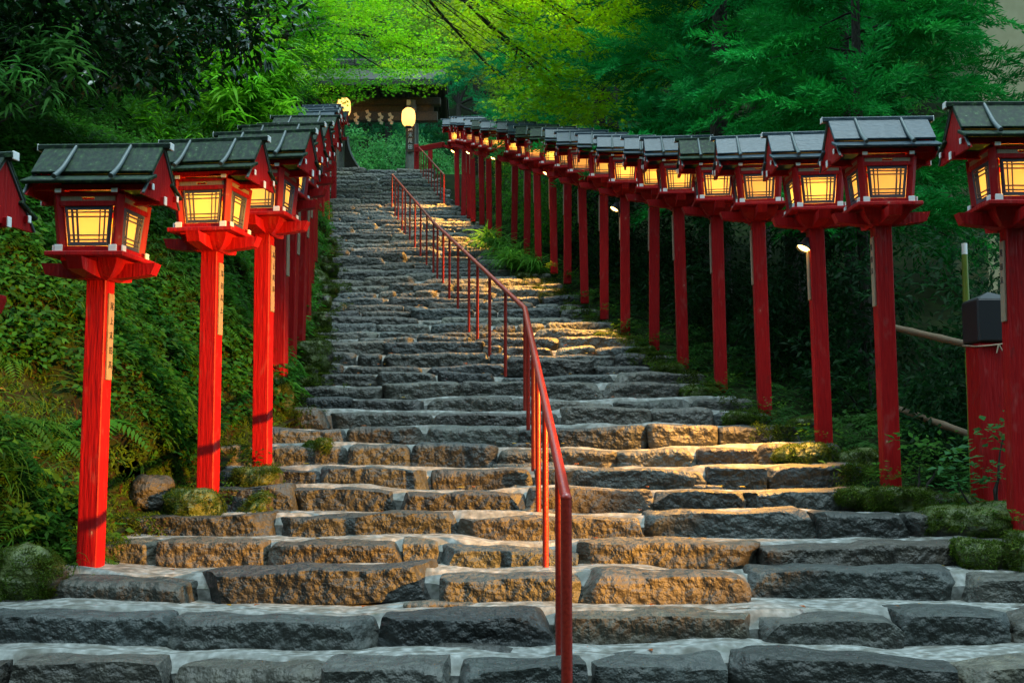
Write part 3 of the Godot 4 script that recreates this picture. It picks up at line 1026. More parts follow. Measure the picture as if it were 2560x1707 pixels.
func clumps() -> void:
	rng.seed = 77
	for variant in 3:
		# maple: flat sprays of small pointed, lobed leaves
		var g := Geo.new()
		for i in 34:
			var a := rng.randf() * TAU
			var r := sqrt(rng.randf()) * 0.36
			var p := Vector3(cos(a) * r, rng.randf_range(-0.05, 0.05) - r * r * 0.3, sin(a) * r)
			var face := (Vector3.UP + rdir() * 0.55).normalized()
			var f := (Vector3(cos(a), -0.35, sin(a)) + rdir() * 0.6).normalized()
			var side := f.cross(face).normalized()
			f = face.cross(side).normalized()
			if f.dot(Vector3(cos(a), 0, sin(a))) < 0.0:
				f = -f
			g.col = green(1, 1, 1, 0.3)
			var s := rng.randf_range(0.06, 0.095)
			for q in [-1.15, -0.55, 0.0, 0.55, 1.15]:
				var dir := (f * cos(q) + side * sin(q)).normalized()
				var wide := face.cross(dir).normalized()
				var l := s * (1.0 - absf(q) * 0.3)
				var j := g.pt(p - dir * s * 0.08 + wide * s * 0.13, face)
				g.pt(p - dir * s * 0.08 - wide * s * 0.13, face)
				g.pt(p + dir * l - face * s * 0.18, face)
				g.face(j, j + 1, j + 2)
		CACHE["maple_%d" % variant] = g.mesh()
		# evergreen broadleaf
		g = Geo.new()
		for i in 34:
			var dir := rdir(-0.6, 0.8)
			var p := dir * rng.randf_range(0.08, 0.27)
			g.col = green(1, 1, 1, 0.35)
			g.leaf(p, (dir + rdir() * 0.7 + Vector3.DOWN * 0.3).normalized(), (Vector3.UP + rdir() * 0.6).normalized(), rng.randf_range(0.08, 0.13), rng.randf_range(0.03, 0.05), 0.12)
		CACHE["broad_%d" % variant] = g.mesh()
		# cedar: a drooping spray along +x
		g = Geo.new()
		for i in 20:
			var t := i / 19.0
			var p := Vector3(t * 0.6, -0.16 * t * t + 0.02 * sin(t * 9.0), 0.03 * sin(t * 7.0 + variant))
			for s in [-1.0, 1.0]:
				var dir := Vector3(0.75, rng.randf_range(-0.35, 0.25), s * rng.randf_range(0.45, 1.0)).normalized()
				var l := (0.24 - 0.16 * t) * rng.randf_range(0.6, 1.15)
				g.col = green(1, 1, 1, 0.3)
				for q in 6:
					var u := (q + 0.5) / 6.0
					var nd := (dir + rdir() * 0.55).normalized()
					g.leaf(p + dir * l * u - Vector3.UP * l * u * u * 0.3, nd, rdir(0.2, 1.0), rng.randf_range(0.05, 0.085), 0.0135, 0.05)
		CACHE["cedar_%d" % variant] = g.mesh()
		# bamboo grass: long pointed leaves
		g = Geo.new()
		for i in 16:
			var a := rng.randf() * TAU
			g.col = green(1, 1, 1, 0.3)
			g.blade(Vector3(0, rng.randf_range(-0.1, 0.12), 0), Vector3(cos(a), rng.randf_range(-0.1, 0.5), sin(a)), rng.randf_range(0.16, 0.28), 0.032, 1.0, 3)
		CACHE["sasa_%d" % variant] = g.mesh()
		# fern
		g = Geo.new()
		for i in 6:
			var a := TAU * i / 6.0 + rng.randf() * 0.7
			var flat := Vector3(cos(a), 0, sin(a))
			var l := rng.randf_range(0.24, 0.42)
			var q := Vector3.ZERO
			var dd := (flat + Vector3.UP * rng.randf_range(0.6, 1.2)).normalized()
			var side := Vector3.UP.cross(flat)
			g.col = green(1, 1, 1, 0.25)
			for k in 13:
				var t := k / 12.0
				dd = (dd + Vector3.DOWN * 0.16).normalized()
				q += dd * l / 13.0
				var pl := l * 0.34 * sin(PI * clampf(0.12 + t * 0.88, 0.0, 1.0)) * (1.0 - t * 0.45)
				for s in [-1.0, 1.0]:
					g.leaf(q, (side * s + dd * 0.45 + Vector3.DOWN * 0.15).normalized(), Vector3.UP, pl, l * 0.062, 0.1)
		CACHE["fern_%d" % variant] = g.mesh()
		# grass tuft
		g = Geo.new()
		for i in 13:
			var a := rng.randf() * TAU
			g.col = green(1, 1, 1, 0.3)
			g.blade(Vector3(rng.randf_range(-0.04, 0.04), 0, rng.randf_range(-0.04, 0.04)), Vector3(cos(a) * 0.6, 1.0, sin(a) * 0.6), rng.randf_range(0.16, 0.36), 0.007, rng.randf_range(1.0, 2.2), 4)
		CACHE["grass_%d" % variant] = g.mesh()
		# strap-leaved clump
		g = Geo.new()
		for i in 26:
			var a := rng.randf() * TAU
			g.col = green(1, 1, 1, 0.3)
			g.blade(Vector3(rng.randf_range(-0.06, 0.06), 0, rng.randf_range(-0.06, 0.06)), Vector3(cos(a) * 0.7, 1.1, sin(a) * 0.7), rng.randf_range(0.35, 0.62), 0.024, rng.randf_range(1.6, 2.6), 6)
		CACHE["strap_%d" % variant] = g.mesh()
		# small-leaved herb
		g = Geo.new()
		for i in 18:
			var a := rng.randf() * TAU
			var p := Vector3(cos(a) * rng.randf() * 0.1, rng.randf_range(0.0, 0.11), sin(a) * rng.randf() * 0.1)
			g.col = green(1, 1, 1, 0.35)
			g.leaf(p, (Vector3(cos(a), rng.randf_range(-0.3, 0.5), sin(a))).normalized(), (Vector3.UP + rdir() * 0.5).normalized(), rng.randf_range(0.03, 0.065), rng.randf_range(0.018, 0.034), 0.1)
		CACHE["herb_%d" % variant] = g.mesh()
		# moss fuzz
		g = Geo.new()
		for i in 34:
			var a := rng.randf() * TAU
			var p := Vector3(cos(a), 0, sin(a)) * sqrt(rng.randf()) * 0.06
			g.col = green(1, 1, 1, 0.35)
			g.blade(p, (Vector3.UP + rdir() * 0.9).normalized(), rng.randf_range(0.018, 0.042), 0.009, 0.9, 2)
		CACHE["moss_%d" % variant] = g.mesh()

func basis_up(n: Vector3, yaw: float, s: float) -> Basis:
	var x := n.cross(Vector3(cos(yaw), 0.01, sin(yaw))).normalized()
	return Basis(x, n, x.cross(n)) * Basis.from_scale(Vector3.ONE * s)

func spread(called: String, mesh_name: String, m: Material, where: Array, tints: Array, parent: Node3D) -> void:
	# three variants of the same clump under one part each
	var parts := [[], [], []]
	var cols := [[], [], []]
	for i in where.size():
		parts[i % 3].append(where[i])
		cols[i % 3].append(tints[i])
	for q in 3:
		if parts[q].size():
			var o := copies(called, CACHE["%s_%d" % [mesh_name, q]], m, parts[q], cols[q], parent)
			if parent != self:
				o.set_meta("kind", "stuff")

func limb(g: Geo, a: Vector3, b: Vector3, r0: float, r1: float, sag: float, sides := 7, wig := 0.06) -> Array:
	var p := []
	var r := []
	var l := a.distance_to(b)
	for i in 8:
		var t := i / 7.0
		var w := Vector3(fn.get_noise_3dv(a * 50.0 + Vector3(t * 90.0, 0, 0)), fn.get_noise_3dv(a * 50.0 + Vector3(0, t * 90.0, 7)), fn.get_noise_3dv(b * 50.0 + Vector3(3, 0, t * 90.0))) * l * wig * 2.0 * sin(PI * t)
		p.append(a.lerp(b, t) + Vector3.UP * sag * l * sin(PI * t) + w)
		r.append(lerpf(r0, r1, t))
	g.tube(p, r, sides, false, 0.05)
	return p

# maple whose limbs arch over the steps; pads: [centre, radius, number]
func maple(label: String, foot: Vector3, fork: Vector3, pads: Array, color: Array, size := 1.0, r := 0.16) -> void:
	var o := thing("maple_tree", label, "tree", foot)
	var g := Geo.new()
	limb(g, Vector3.DOWN * 0.3, fork - foot, r, r * 0.7, 0.0, 10)
	part("trunk", g.mesh(), M.bark, o)
	g = Geo.new()
	var where := []
	var tints := []
	for pd in pads:
		var c: Vector3 = pd[0] - foot
		var own := rng.randf_range(0.6, 1.25)
		var path := limb(g, fork - foot, c, r * 0.42, 0.012, 0.08, 6, 0.05)
		for i in 5:
			var e: Vector3 = c + Vector3(rng.randf_range(-1, 1), rng.randf_range(-0.5, 0.35), rng.randf_range(-1, 1)) * pd[1]
			limb(g, path[3 + i % 4], e, 0.014, 0.004, 0.05, 4, 0.08)
		for i in int(pd[2] * 0.8):
			var q := rdir(-1.0, 1.0) * pow(rng.randf(), 0.45)
			q = Vector3(q.x, round(q.y * 2.0) / 2.0 * 0.7 + rng.randf_range(-0.05, 0.05), q.z) * float(pd[1])
			q.y -= 0.1 * q.length()
			where.append(Transform3D(basis_up((Vector3.UP + rdir() * 0.3).normalized(), rng.randf() * TAU, size * rng.randf_range(0.7, 1.25)), c + q))
			tints.append(green(color[0] * own * own, color[1] * own, color[2], 0.25))
	part("branches", g.mesh(), M.bark_dark, o)
	spread("crown", "maple", M.leaf_soft, where, tints, o)

func broadleaf(label: String, called: String, foot: Vector3, stems: Array, pads: Array, color: Array, mesh_name := "broad", m := "leaf_glossy", size := 1.0) -> void:
	var o := thing(called, label, "tree", foot)
	var g := Geo.new()
	var tips := []
	for s in stems:
		var path := limb(g, Vector3.DOWN * 0.3, s[0] - foot, s[1], s[1] * 0.5, 0.03, 9, 0.05)
		tips.append(path[-1])
	part("trunk", g.mesh(), M.bark, o)
	g = Geo.new()
	var where := []
	var tints := []
	for i in pads.size():
		var pd: Array = pads[i]
		var c: Vector3 = pd[0] - foot
		limb(g, tips[i % tips.size()], c, 0.04, 0.01, 0.04, 5, 0.08)
		for j in 3:
			limb(g, c, c + rdir(-0.4, 0.6) * pd[1] * 0.9, 0.014, 0.004, 0.02, 4, 0.1)
		for j in pd[2]:
			var q: Vector3 = rdir(-0.8, 1.0) * pow(rng.randf(), 0.4) * pd[1]
			q.y *= 0.75
			where.append(Transform3D(Basis.from_euler(Vector3(rng.randf_range(-0.5, 0.5), rng.randf() * TAU, rng.randf_range(-0.5, 0.5))) * Basis.from_scale(Vector3.ONE * size * rng.randf_range(0.75, 1.3)), c + q))
			tints.append(green(color[0], color[1], color[2], 0.3))
	part("branches", g.mesh(), M.bark_dark, o)
	spread("crown", mesh_name, M[m], where, tints, o)

func cedar(label: String, foot: Vector3, high: float, from: float, reach: float, number: int, color: Array, r := 0.17, size := 1.0) -> void:
	var o := thing("cedar_tree", label, "tree", foot)
	var g := Geo.new()
	limb(g, Vector3.DOWN * 0.4, Vector3(rng.randf_range(-0.2, 0.2), high, rng.randf_range(-0.2, 0.2)), r, r * 0.25, 0.0, 10, 0.01)
	part("trunk", g.mesh(), M.bark, o)
	g = Geo.new()
	var where := []
	var tints := []
	var n := int(number * 0.62 / 13.0)
	size *= 1.3
	for i in n:
		var t := (i + rng.randf()) / n
		var y := lerpf(from, high, t)
		var a := i * 2.4 + rng.randf_range(-0.3, 0.3)
		var l := reach * (1.0 - 0.72 * t) * rng.randf_range(0.75, 1.15)
		var out := Vector3(cos(a), 0, sin(a))
		var tip := Vector3(0, y - 0.22 * l, 0) + out * l
		var path := limb(g, Vector3(0, y, 0), tip, 0.016, 0.004, 0.06, 4, 0.06)
		for j in 13:
			var u := 0.25 + 0.8 * (j + rng.randf()) / 13.0
			var q: Vector3 = path[clampi(int(u * 7.0), 0, 7)] + rdir() * 0.14 * size
			var yaw := -a + rng.randf_range(-0.85, 0.85) + (0.0 if j % 3 else rng.randf_range(-0.6, 0.6))
			where.append(Transform3D(Basis(Vector3.UP, yaw) * Basis(Vector3.BACK, rng.randf_range(-0.4, 0.7)) * Basis(Vector3.RIGHT, rng.randf_range(-0.5, 0.5)) * Basis.from_scale(Vector3.ONE * size * rng.randf_range(0.75, 1.25)), q))
			tints.append(green(color[0] * 1.2, color[1] * 1.25, color[2] * 1.3, 0.4))
	part("branches", g.mesh(), M.bark_dark, o)
	spread("crown", "cedar", M.leaf_needle, where, tints, o)

func ground_point(x: float, d: float) -> Vector3:
	return Vector3(x, ground_y(x, d), -d)

func shrub(called: String, label: String, foot: Vector3, pads: Array, color: Array, mesh_name: String, m: String, size := 1.0, group := "") -> void:
	var o := thing(called, label, "shrub", foot, 0.0, group)
	var g := Geo.new()
	var where := []
	var tints := []
	for pd in pads:
		var c: Vector3 = pd[0]
		limb(g, Vector3.DOWN * 0.1, c, 0.014, 0.005, 0.02, 5, 0.08)
		for j in pd[2]:
			var q: Vector3 = rdir(-0.9, 1.0) * pow(rng.randf(), 0.4) * pd[1]
			where.append(Transform3D(Basis.from_euler(Vector3(rng.randf_range(-0.4, 0.4), rng.randf() * TAU, rng.randf_range(-0.4, 0.4))) * Basis.from_scale(Vector3.ONE * size * rng.randf_range(0.75, 1.25)), c + q))
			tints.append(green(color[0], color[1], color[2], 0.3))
	part("stem", g.mesh(), M.bark_dark, o)
	spread("foliage", mesh_name, M[m], where, tints, o)

func build_bank_plants() -> void:
	rng.seed = 301
	var sets := {"fern": [[], []], "grass": [[], []], "herb": [[], []], "moss": [[], []]}
	var put := func(kind: String, s: float, d: float, size: float, color: Color) -> void:
		var p := bank_point(s, d)
		var a := bank_point(s + 0.12, d) - p
		var b := bank_point(s, d + 0.12) - p
		var n := a.cross(b).normalized()
		if n.y < 0.0:
			n = -n
		var up := (n * 0.55 + Vector3.UP * 0.45).normalized() if kind != "moss" else n
		sets[kind][0].append(Transform3D(basis_up(up, rng.randf() * TAU, size), p - n * 0.01))
		sets[kind][1].append(color)
	var pick := func() -> float:
		return 4.0 + 24.0 * pow(rng.randf(), 1.7)
	for i in 24000:
		var d: float = pick.call() if i % 3 else rng.randf_range(4.0, 10.5)
		var s := rng.randf_range(0.05, 4.0)
		if fn.get_noise_2d(s * 40.0 + 50.0, d * 40.0) > -0.45:
			put.call("moss", s, d, rng.randf_range(0.9, 2.0), green(0.065, 0.13, 0.01, 0.5) if rng.randf() < 0.86 else green(0.07, 0.04, 0.016, 0.5))
	for i in 15000:
		var d: float = pick.call() if i % 4 else rng.randf_range(4.0, 10.0)
		var s := rng.randf_range(0.2, 3.6)
		if fn.get_noise_2d(s * 30.0, d * 30.0 + 90.0) > -0.3 or s > 1.3:
			put.call("herb", s, d, rng.randf_range(0.7, 1.5), green(0.035, 0.14, 0.012, 0.5))
	for i in 1900:
		var d: float = pick.call()
		var s := rng.randf_range(0.35, 3.9)
		put.call("fern", s, d, rng.randf_range(0.4, 1.2), green(0.042, 0.15, 0.014, 0.4))
	for i in 1300:
		var d: float = pick.call()
		put.call("grass", rng.randf_range(0.3, 3.8), d, rng.randf_range(0.7, 1.4), green(0.08, 0.2, 0.035, 0.35))
	# the right-hand verge too
	for i in 2600:
		var d: float = 5.5 + 23.0 * pow(rng.randf(), 1.5)
		var r := rng.randf_range(-0.1, 2.6)
		var p := ground_point(along(EDGE_R, d) + r, d)
		var k: String = ["fern", "grass", "herb", "herb", "moss", "herb"][rng.randi() % 6]
		if r < 0.35 and k != "moss":
			k = "moss" if rng.randf() < 0.5 else "herb"
		sets[k][0].append(Transform3D(basis_up((Vector3.UP + rdir() * 0.25).normalized(), rng.randf() * TAU, rng.randf_range(0.7, 1.4)), p))
		sets[k][1].append(green(0.024, 0.075, 0.014, 0.5))
	for i in 1500:
		var d := rng.randf_range(5.6, 6.7)
		var kind: String = ["moss", "herb", "herb", "moss", "fern", "grass"][rng.randi() % 6]
		put.call(kind, rng.randf_range(0.0, 2.4), d, rng.randf_range(0.5, 1.1) if kind == "fern" else rng.randf_range(0.8, 1.6), green(0.045, 0.13, 0.012, 0.5))
	# moss spreading over the ends of the steps
	for i in 520:
		var k := rng.randi_range(3, 34)
		var right := rng.randf() < 0.5
		var d0 := STEP_D0 + STEP_T * k
		var x0 := (along(EDGE_R, d0) - absf(rng.randfn(0.0, 0.16)) + 0.1) if right else (along(EDGE_L, d0) + absf(rng.randfn(0.0, 0.16)) - 0.1)
		for j in 7:
			var q := Vector3(x0 + rng.randfn(0.0, 0.06), 0, rng.randfn(0.0, 0.05))
			var front := rng.randf() < 0.5
			q.y = STEP_Y[k] + 0.004 - (rng.randf() * 0.12 if front else 0.0)
			q.z += -d0 + (0.012 if front else -rng.randf_range(0.03, 0.2))
			if front:
				q.z = -d0 + 0.012
			sets.moss[0].append(Transform3D(basis_up(Vector3(0, 0.4, 1).normalized() if front else Vector3.UP, rng.randf() * TAU, rng.randf_range(0.5, 1.0)), q))
			sets.moss[1].append(green(0.055, 0.095, 0.008, 0.5))
	# weeds and moss round the feet of the posts
	for row in RIGHT.slice(0, 14) + LEFT.slice(1, 7):
		for i in 16:
			var a := rng.randf() * TAU
			var r := rng.randf_range(0.07, 0.2)
			var kind := "herb" if i % 3 == 0 else "moss"
			sets[kind][0].append(Transform3D(basis_up((Vector3.UP + rdir() * 0.3).normalized(), rng.randf() * TAU, rng.randf_range(0.5, 1.0)), Vector3(row[0] + cos(a) * r, row[2] - 0.02 + rng.randf_range(-0.02, 0.04), -row[1] + sin(a) * r)))
			sets[kind][1].append(green(0.05, 0.12, 0.012, 0.45))
	for e in [["fern", "fern_cover", "arching green ferns growing all over the banks", "ferns"], ["grass", "bank_grass", "thin arching grass growing on the banks", "grass"], ["herb", "small_herbs", "small leafy weeds scattered over the banks", "weeds"], ["moss", "bank_moss", "short olive moss matted over the banks", "moss"]]:
		var parts := [[], [], []]
		var cols := [[], [], []]
		for i in sets[e[0]][0].size():
			parts[i % 3].append(sets[e[0]][0][i])
			cols[i % 3].append(sets[e[0]][1][i])
		var root := thing(e[1], e[2], e[3])
		root.set_meta("kind", "stuff")
		for q in 3:
			copies("tufts", CACHE["%s_%d" % [e[0], q]], M.leaf_soft, parts[q], cols[q], root).set_meta("kind", "stuff")

# mossy stones that edge the flight: x, d, width, height, lift
func mossy_stone(x: float, d: float, w: float, h: float, label: String, group: String, moss := 1.0, lift := 0.0) -> void:
	w *= 0.86
	h *= 0.8
	var y := stair_y(d) - 0.2 + lift
	var g := rock(w, h, w * rng.randf_range(0.6, 0.85), 14, 9, 10, minf(w, h) * 0.3, 7, 0.035, true)
	var o := thing("mossy_stone", label, "stone", Vector3(x, y, -d), rng.randf_range(-0.4, 0.4), group)
	# dark rock with patches of moss that have an outline of their own
	var k := rng.randf() * 300.0
	var mossy := []
	for i in g.c.size():
		var here := fn.get_noise_3dv(g.v[i] * 260.0 + Vector3(k, 0, 0)) + 0.3 * g.n[i].y > -0.3 and moss > 0.5
		mossy.append(here)
		g.c[i] = Color(0.075, 0.11, 0.012) if here else Color(0.055, 0.052, 0.043)
	part("rock", g.mesh(), M.stone, o, Transform3D(Basis.IDENTITY, Vector3(0, h * 0.5, 0)))
	if moss < 0.5:
		return
	var where := []
	var tints := []
	for i in int(420 * w / 0.4):
		var j := rng.randi() % g.v.size()
		var n: Vector3 = g.n[j]
		if not mossy[j]:
			continue
		var p: Vector3 = g.v[j] + Vector3(rng.randf_range(-0.02, 0.02), 0, rng.randf_range(-0.02, 0.02))
		where.append(Transform3D(basis_up((n + Vector3.UP * 0.2).normalized(), rng.randf() * TAU, rng.randf_range(0.35, 0.7)), p + Vector3(0, h * 0.5 - 0.004, 0)))
		tints.append(green(0.055, 0.095, 0.009, 0.45))
	spread("moss_cover", "moss", M.leaf_soft, where, tints, o)

func build_edge_stones() -> void:
	rng.seed = 90
	var gl := "mossy stones edging the left of the steps"
	var gr := "mossy stones edging the right of the steps"
	mossy_stone(-2.58, 5.95, 0.42, 0.42, "dark mossy boulder in front of the large lantern post at far left", gl, 1.0, 0.02)
	mossy_stone(-2.95, 5.9, 0.5, 0.42, "mossy boulder at the picture's lower left edge", gl, 1.0, 0.02)
	mossy_stone(-3.4, 5.8, 0.5, 0.45, "mossy boulder just outside the lower left corner", gl, 1.0)
	mossy_stone(-2.1, 7.28, 0.46, 0.28, "rounded bright moss stone at the foot of the second full left lantern", gl, 1.0, 0.05)
	mossy_stone(-1.7, 7.32, 0.26, 0.26, "small brown-green stone right of the second full left lantern's foot", gl, 1.0, 0.05)
	mossy_stone(-2.4, 7.4, 0.34, 0.34, "bare dark stone left of the second full left lantern's foot", gl, 0.0, 0.05)
	mossy_stone(-1.83, 7.82, 0.4, 0.24, "flat mossy stone under the third full left lantern", gl, 1.0, 0.06)
	mossy_stone(-1.55, 8.72, 0.3, 0.2, "small mossy stone beside the third full left lantern's post", gl, 1.0, 0.06)
	var d := 9.6
	var i := 0
	while d < 24.0:
		var w := rng.randf_range(0.3, 0.5)
		mossy_stone(along(EDGE_L, d) - 0.02 + rng.randf_range(-0.1, 0.1), d, w, w * rng.randf_range(0.7, 1.0), "%s mossy stone from the front in the upper left edging" % (ORD[i] if i < 21 else "last"), gl, 1.0, 0.12)
		d += rng.randf_range(0.7, 1.15)
		i += 1
	for k in RIGHT.size():
		if k > 15:
			break
		var p: Array = RIGHT[k]
		var w := rng.randf_range(0.36, 0.52) if k < 4 else rng.randf_range(0.28, 0.42)
		mossy_stone(p[0] - rng.randf_range(0.18, 0.3), p[1] - 0.22, w, w * 0.5, "mossy stone in front of the %s right lantern's foot" % ORD[k], gr, 1.0, 0.05)
		if k < 4: mossy_stone(p[0] + rng.randf_range(0.22, 0.34), p[1] - 0.3, w * 0.9, w * 0.48, "mossy stone on the outer side of the %s right lantern's foot" % ORD[k], gr, 1.0, 0.02)
	mossy_stone(2.95, 6.95, 0.7, 0.26, "long low mossy boulder before the second right lantern", gr, 1.0, 0.06)
	mossy_stone(2.62, 7.42, 0.56, 0.3, "bright mossy boulder at the second right lantern's foot", gr, 1.0, 0.04)
	mossy_stone(2.98, 6.25, 0.44, 0.42, "dark mossy boulder at the picture's right edge", gr, 1.0, 0.04)

func build_trees() -> void:
	rng.seed = 400
	# maples over the steps
	var bright := [0.75, 0.95, 0.012]
	maple("bright green maple arching over the middle of the steps", ground_point(-6.6, 17.0), Vector3(-4.2, 10.6, -18.5), [
		[Vector3(0.1, 9.0, -19.5), 1.3, 90], [Vector3(1.1, 8.9, -19.0), 1.25, 100], [Vector3(1.9, 8.5, -19.3), 1.1, 90], [Vector3(0.9, 7.9, -19.6), 1.0, 80], [Vector3(1.3, 10.0, -18.6), 1.5, 90], [Vector3(-0.6, 9.8, -20.0), 1.3, 60], [Vector3(2.6, 9.4, -19.5), 1.1, 70], [Vector3(1.5, 7.5, -20.4), 0.7, 40], [Vector3(0.2, 8.0, -21.0), 0.6, 26]], bright)
	maple("light green maple left of the gate with boughs over its roof", ground_point(-8.6, 27.0), Vector3(-6.6, 12.0, -28.5), [
		[Vector3(-4.6, 12.5, -27.5), 1.5, 100], [Vector3(-5.6, 11.8, -28.0), 1.3, 90], [Vector3(-3.4, 12.8, -29.5), 1.4, 80], [Vector3(-6.2, 12.9, -27.0), 1.5, 90], [Vector3(-5.0, 11.1, -29.0), 0.9, 50], [Vector3(-2.4, 12.1, -30.0), 1.2, 60], [Vector3(-4.2, 13.8, -29.0), 1.6, 70], [Vector3(-7.0, 11.5, -27.0), 1.3, 70], [Vector3(-3.6, 11.9, -31.0), 0.9, 30], [Vector3(-5.2, 13.6, -34.0), 1.3, 60], [Vector3(-3.6, 13.5, -34.5), 1.0, 40], [Vector3(-6.4, 13.2, -34.0), 1.2, 50]], [0.34, 0.74, 0.016])
	maple("yellow-green maple beyond the gate roof", ground_point(-2.0, 44.0), Vector3(-2.2, 15.0, -44.0), [
		[Vector3(-3.5, 18.0, -44.0), 2.2, 110], [Vector3(-1.0, 17.4, -44.0), 2.2, 110], [Vector3(-2.2, 19.5, -45.0), 2.4, 90], [Vector3(0.4, 15.5, -43.5), 1.7, 80], [Vector3(-5.2, 19.0, -45.0), 2.2, 90], [Vector3(-0.4, 13.2, -43.0), 1.5, 60]], [0.36, 0.52, 0.05], 1.7)
	# evergreen broadleaves on the left bank
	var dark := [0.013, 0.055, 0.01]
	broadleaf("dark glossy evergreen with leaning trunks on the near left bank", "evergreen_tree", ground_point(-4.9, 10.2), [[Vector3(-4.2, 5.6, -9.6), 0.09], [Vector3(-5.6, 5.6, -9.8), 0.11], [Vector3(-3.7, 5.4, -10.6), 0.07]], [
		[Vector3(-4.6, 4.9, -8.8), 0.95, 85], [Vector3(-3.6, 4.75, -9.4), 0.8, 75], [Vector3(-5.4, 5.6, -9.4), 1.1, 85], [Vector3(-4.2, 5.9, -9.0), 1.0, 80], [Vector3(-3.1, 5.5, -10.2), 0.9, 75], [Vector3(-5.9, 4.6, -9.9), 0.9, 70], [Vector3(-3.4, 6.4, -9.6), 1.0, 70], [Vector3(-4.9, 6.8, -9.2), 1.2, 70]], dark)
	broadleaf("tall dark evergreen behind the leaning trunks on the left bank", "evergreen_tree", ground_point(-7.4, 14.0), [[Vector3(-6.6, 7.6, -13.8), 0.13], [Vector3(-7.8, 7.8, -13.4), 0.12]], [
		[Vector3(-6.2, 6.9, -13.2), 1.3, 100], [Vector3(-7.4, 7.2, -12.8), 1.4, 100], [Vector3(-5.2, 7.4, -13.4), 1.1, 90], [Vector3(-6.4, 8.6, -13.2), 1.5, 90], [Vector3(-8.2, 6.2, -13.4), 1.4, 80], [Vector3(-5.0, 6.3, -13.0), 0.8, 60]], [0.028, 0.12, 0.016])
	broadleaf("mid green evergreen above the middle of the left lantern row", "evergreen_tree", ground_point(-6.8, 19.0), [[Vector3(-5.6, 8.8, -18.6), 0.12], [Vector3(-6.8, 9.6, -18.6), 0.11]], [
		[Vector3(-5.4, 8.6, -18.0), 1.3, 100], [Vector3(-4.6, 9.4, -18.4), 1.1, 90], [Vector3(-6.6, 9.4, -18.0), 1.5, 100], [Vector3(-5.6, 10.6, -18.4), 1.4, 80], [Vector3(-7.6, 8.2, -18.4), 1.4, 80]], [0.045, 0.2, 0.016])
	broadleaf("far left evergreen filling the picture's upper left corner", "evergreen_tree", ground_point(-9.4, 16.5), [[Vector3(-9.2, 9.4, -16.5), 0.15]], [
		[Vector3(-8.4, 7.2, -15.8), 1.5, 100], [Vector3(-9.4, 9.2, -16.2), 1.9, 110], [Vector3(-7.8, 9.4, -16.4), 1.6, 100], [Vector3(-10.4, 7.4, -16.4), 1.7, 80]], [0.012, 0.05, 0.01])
	# bright bamboo grass above the left lanterns
	shrub("bamboo_grass", "bright green bamboo grass leaning over the left lantern roofs", ground_point(-3.9, 14.2), [[Vector3(0.5, 0.75, 1.0), 0.5, 34], [Vector3(0.75, 1.0, 0.6), 0.45, 34], [Vector3(0.4, 1.4, 0.5), 0.5, 34], [Vector3(-0.3, 0.7, 0.9), 0.55, 30], [Vector3(1.0, 0.6, 0.9), 0.38, 26], [Vector3(-0.1, 1.25, 0.7), 0.5, 26], [Vector3(0.7, 1.7, 0.4), 0.4, 20]], [0.13, 0.4, 0.012], "sasa", "leaf_soft", 1.15)
	shrub("bamboo_grass", "darker bamboo grass on the bank behind the large left lantern", ground_point(-4.4, 8.4), [[Vector3(0.0, 0.5, 0.4), 0.5, 26], [Vector3(-0.6, 0.6, 0.2), 0.5, 24], [Vector3(0.6, 0.7, -0.2), 0.5, 26]], [0.05, 0.17, 0.03], "sasa", "leaf_soft", 1.0)
	# cedars behind the right-hand row
	var cg := [0.014, 0.23, 0.03]
	cedar("cedar with low feathery boughs behind the nearest right lanterns", ground_point(3.9, 11.8), 9.5, 1.6, 1.5, 800, cg, 0.07)
	cedar("cedar behind the fourth right lantern", ground_point(4.5, 14.2), 10.5, 1.8, 2.5, 900, [0.012, 0.22, 0.035], 0.09)
	cedar("cedar behind the sixth right lantern", ground_point(3.2, 16.4), 11.0, 1.9, 2.4, 900, [0.014, 0.25, 0.04])
	cedar("dark cedar behind the ninth right lantern", ground_point(3.6, 19.5), 11.0, 1.8, 2.5, 850, [0.008, 0.16, 0.032])
	cedar("cedar behind the twelfth right lantern", ground_point(1.9, 22.8), 10.5, 2.0, 2.3, 750, [0.014, 0.24, 0.05])
	cedar("blue-green cedar beside the top of the steps", ground_point(0.4, 28.5), 10.0, 1.8, 2.0, 420, [0.014, 0.23, 0.07])
	cedar("cedar at the picture's right edge", ground_point(8.6, 12.6), 10.0, 1.3, 1.6, 620, [0.02, 0.28, 0.025])
	cedar("tall cedar in the second rank on the right", ground_point(5.0, 18.9), 13.0, 2.0, 2.8, 900, [0.014, 0.23, 0.035])
	cedar("tall cedar in the third rank on the right", ground_point(5.6, 24.0), 14.0, 2.0, 3.0, 800, [0.014, 0.24, 0.05], 0.2, 1.2)
	cedar("tall cedar far behind the right lanterns", ground_point(3.0, 31.0), 14.0, 1.6, 3.0, 800, [0.016, 0.25, 0.05], 0.2, 1.3)
	# trees beyond the gate
	broadleaf("pale blue-green bush seen through the gate opening", "garden_bush", ground_point(-4.6, 42.5), [[Vector3(-4.6, 11.0, -42.5), 0.05]], [[Vector3(-4.0, 10.6, -42.2), 1.2, 70], [Vector3(-5.4, 11.4, -42.8), 1.3, 80], [Vector3(-3.0, 11.9, -43.2), 1.3, 80], [Vector3(-4.4, 12.6, -43.6), 1.4, 80], [Vector3(-2.0, 11.0, -42.6), 1.2, 70], [Vector3(-6.2, 12.8, -43.6), 1.3, 70]], [0.12, 0.44, 0.12], "broad", "leaf_soft", 1.3)
	cedar("blue-green cedar seen through the gate opening", ground_point(-5.4, 47.0), 12.0, 0.4, 3.2, 460, [0.04, 0.26, 0.1], 0.2, 1.6)
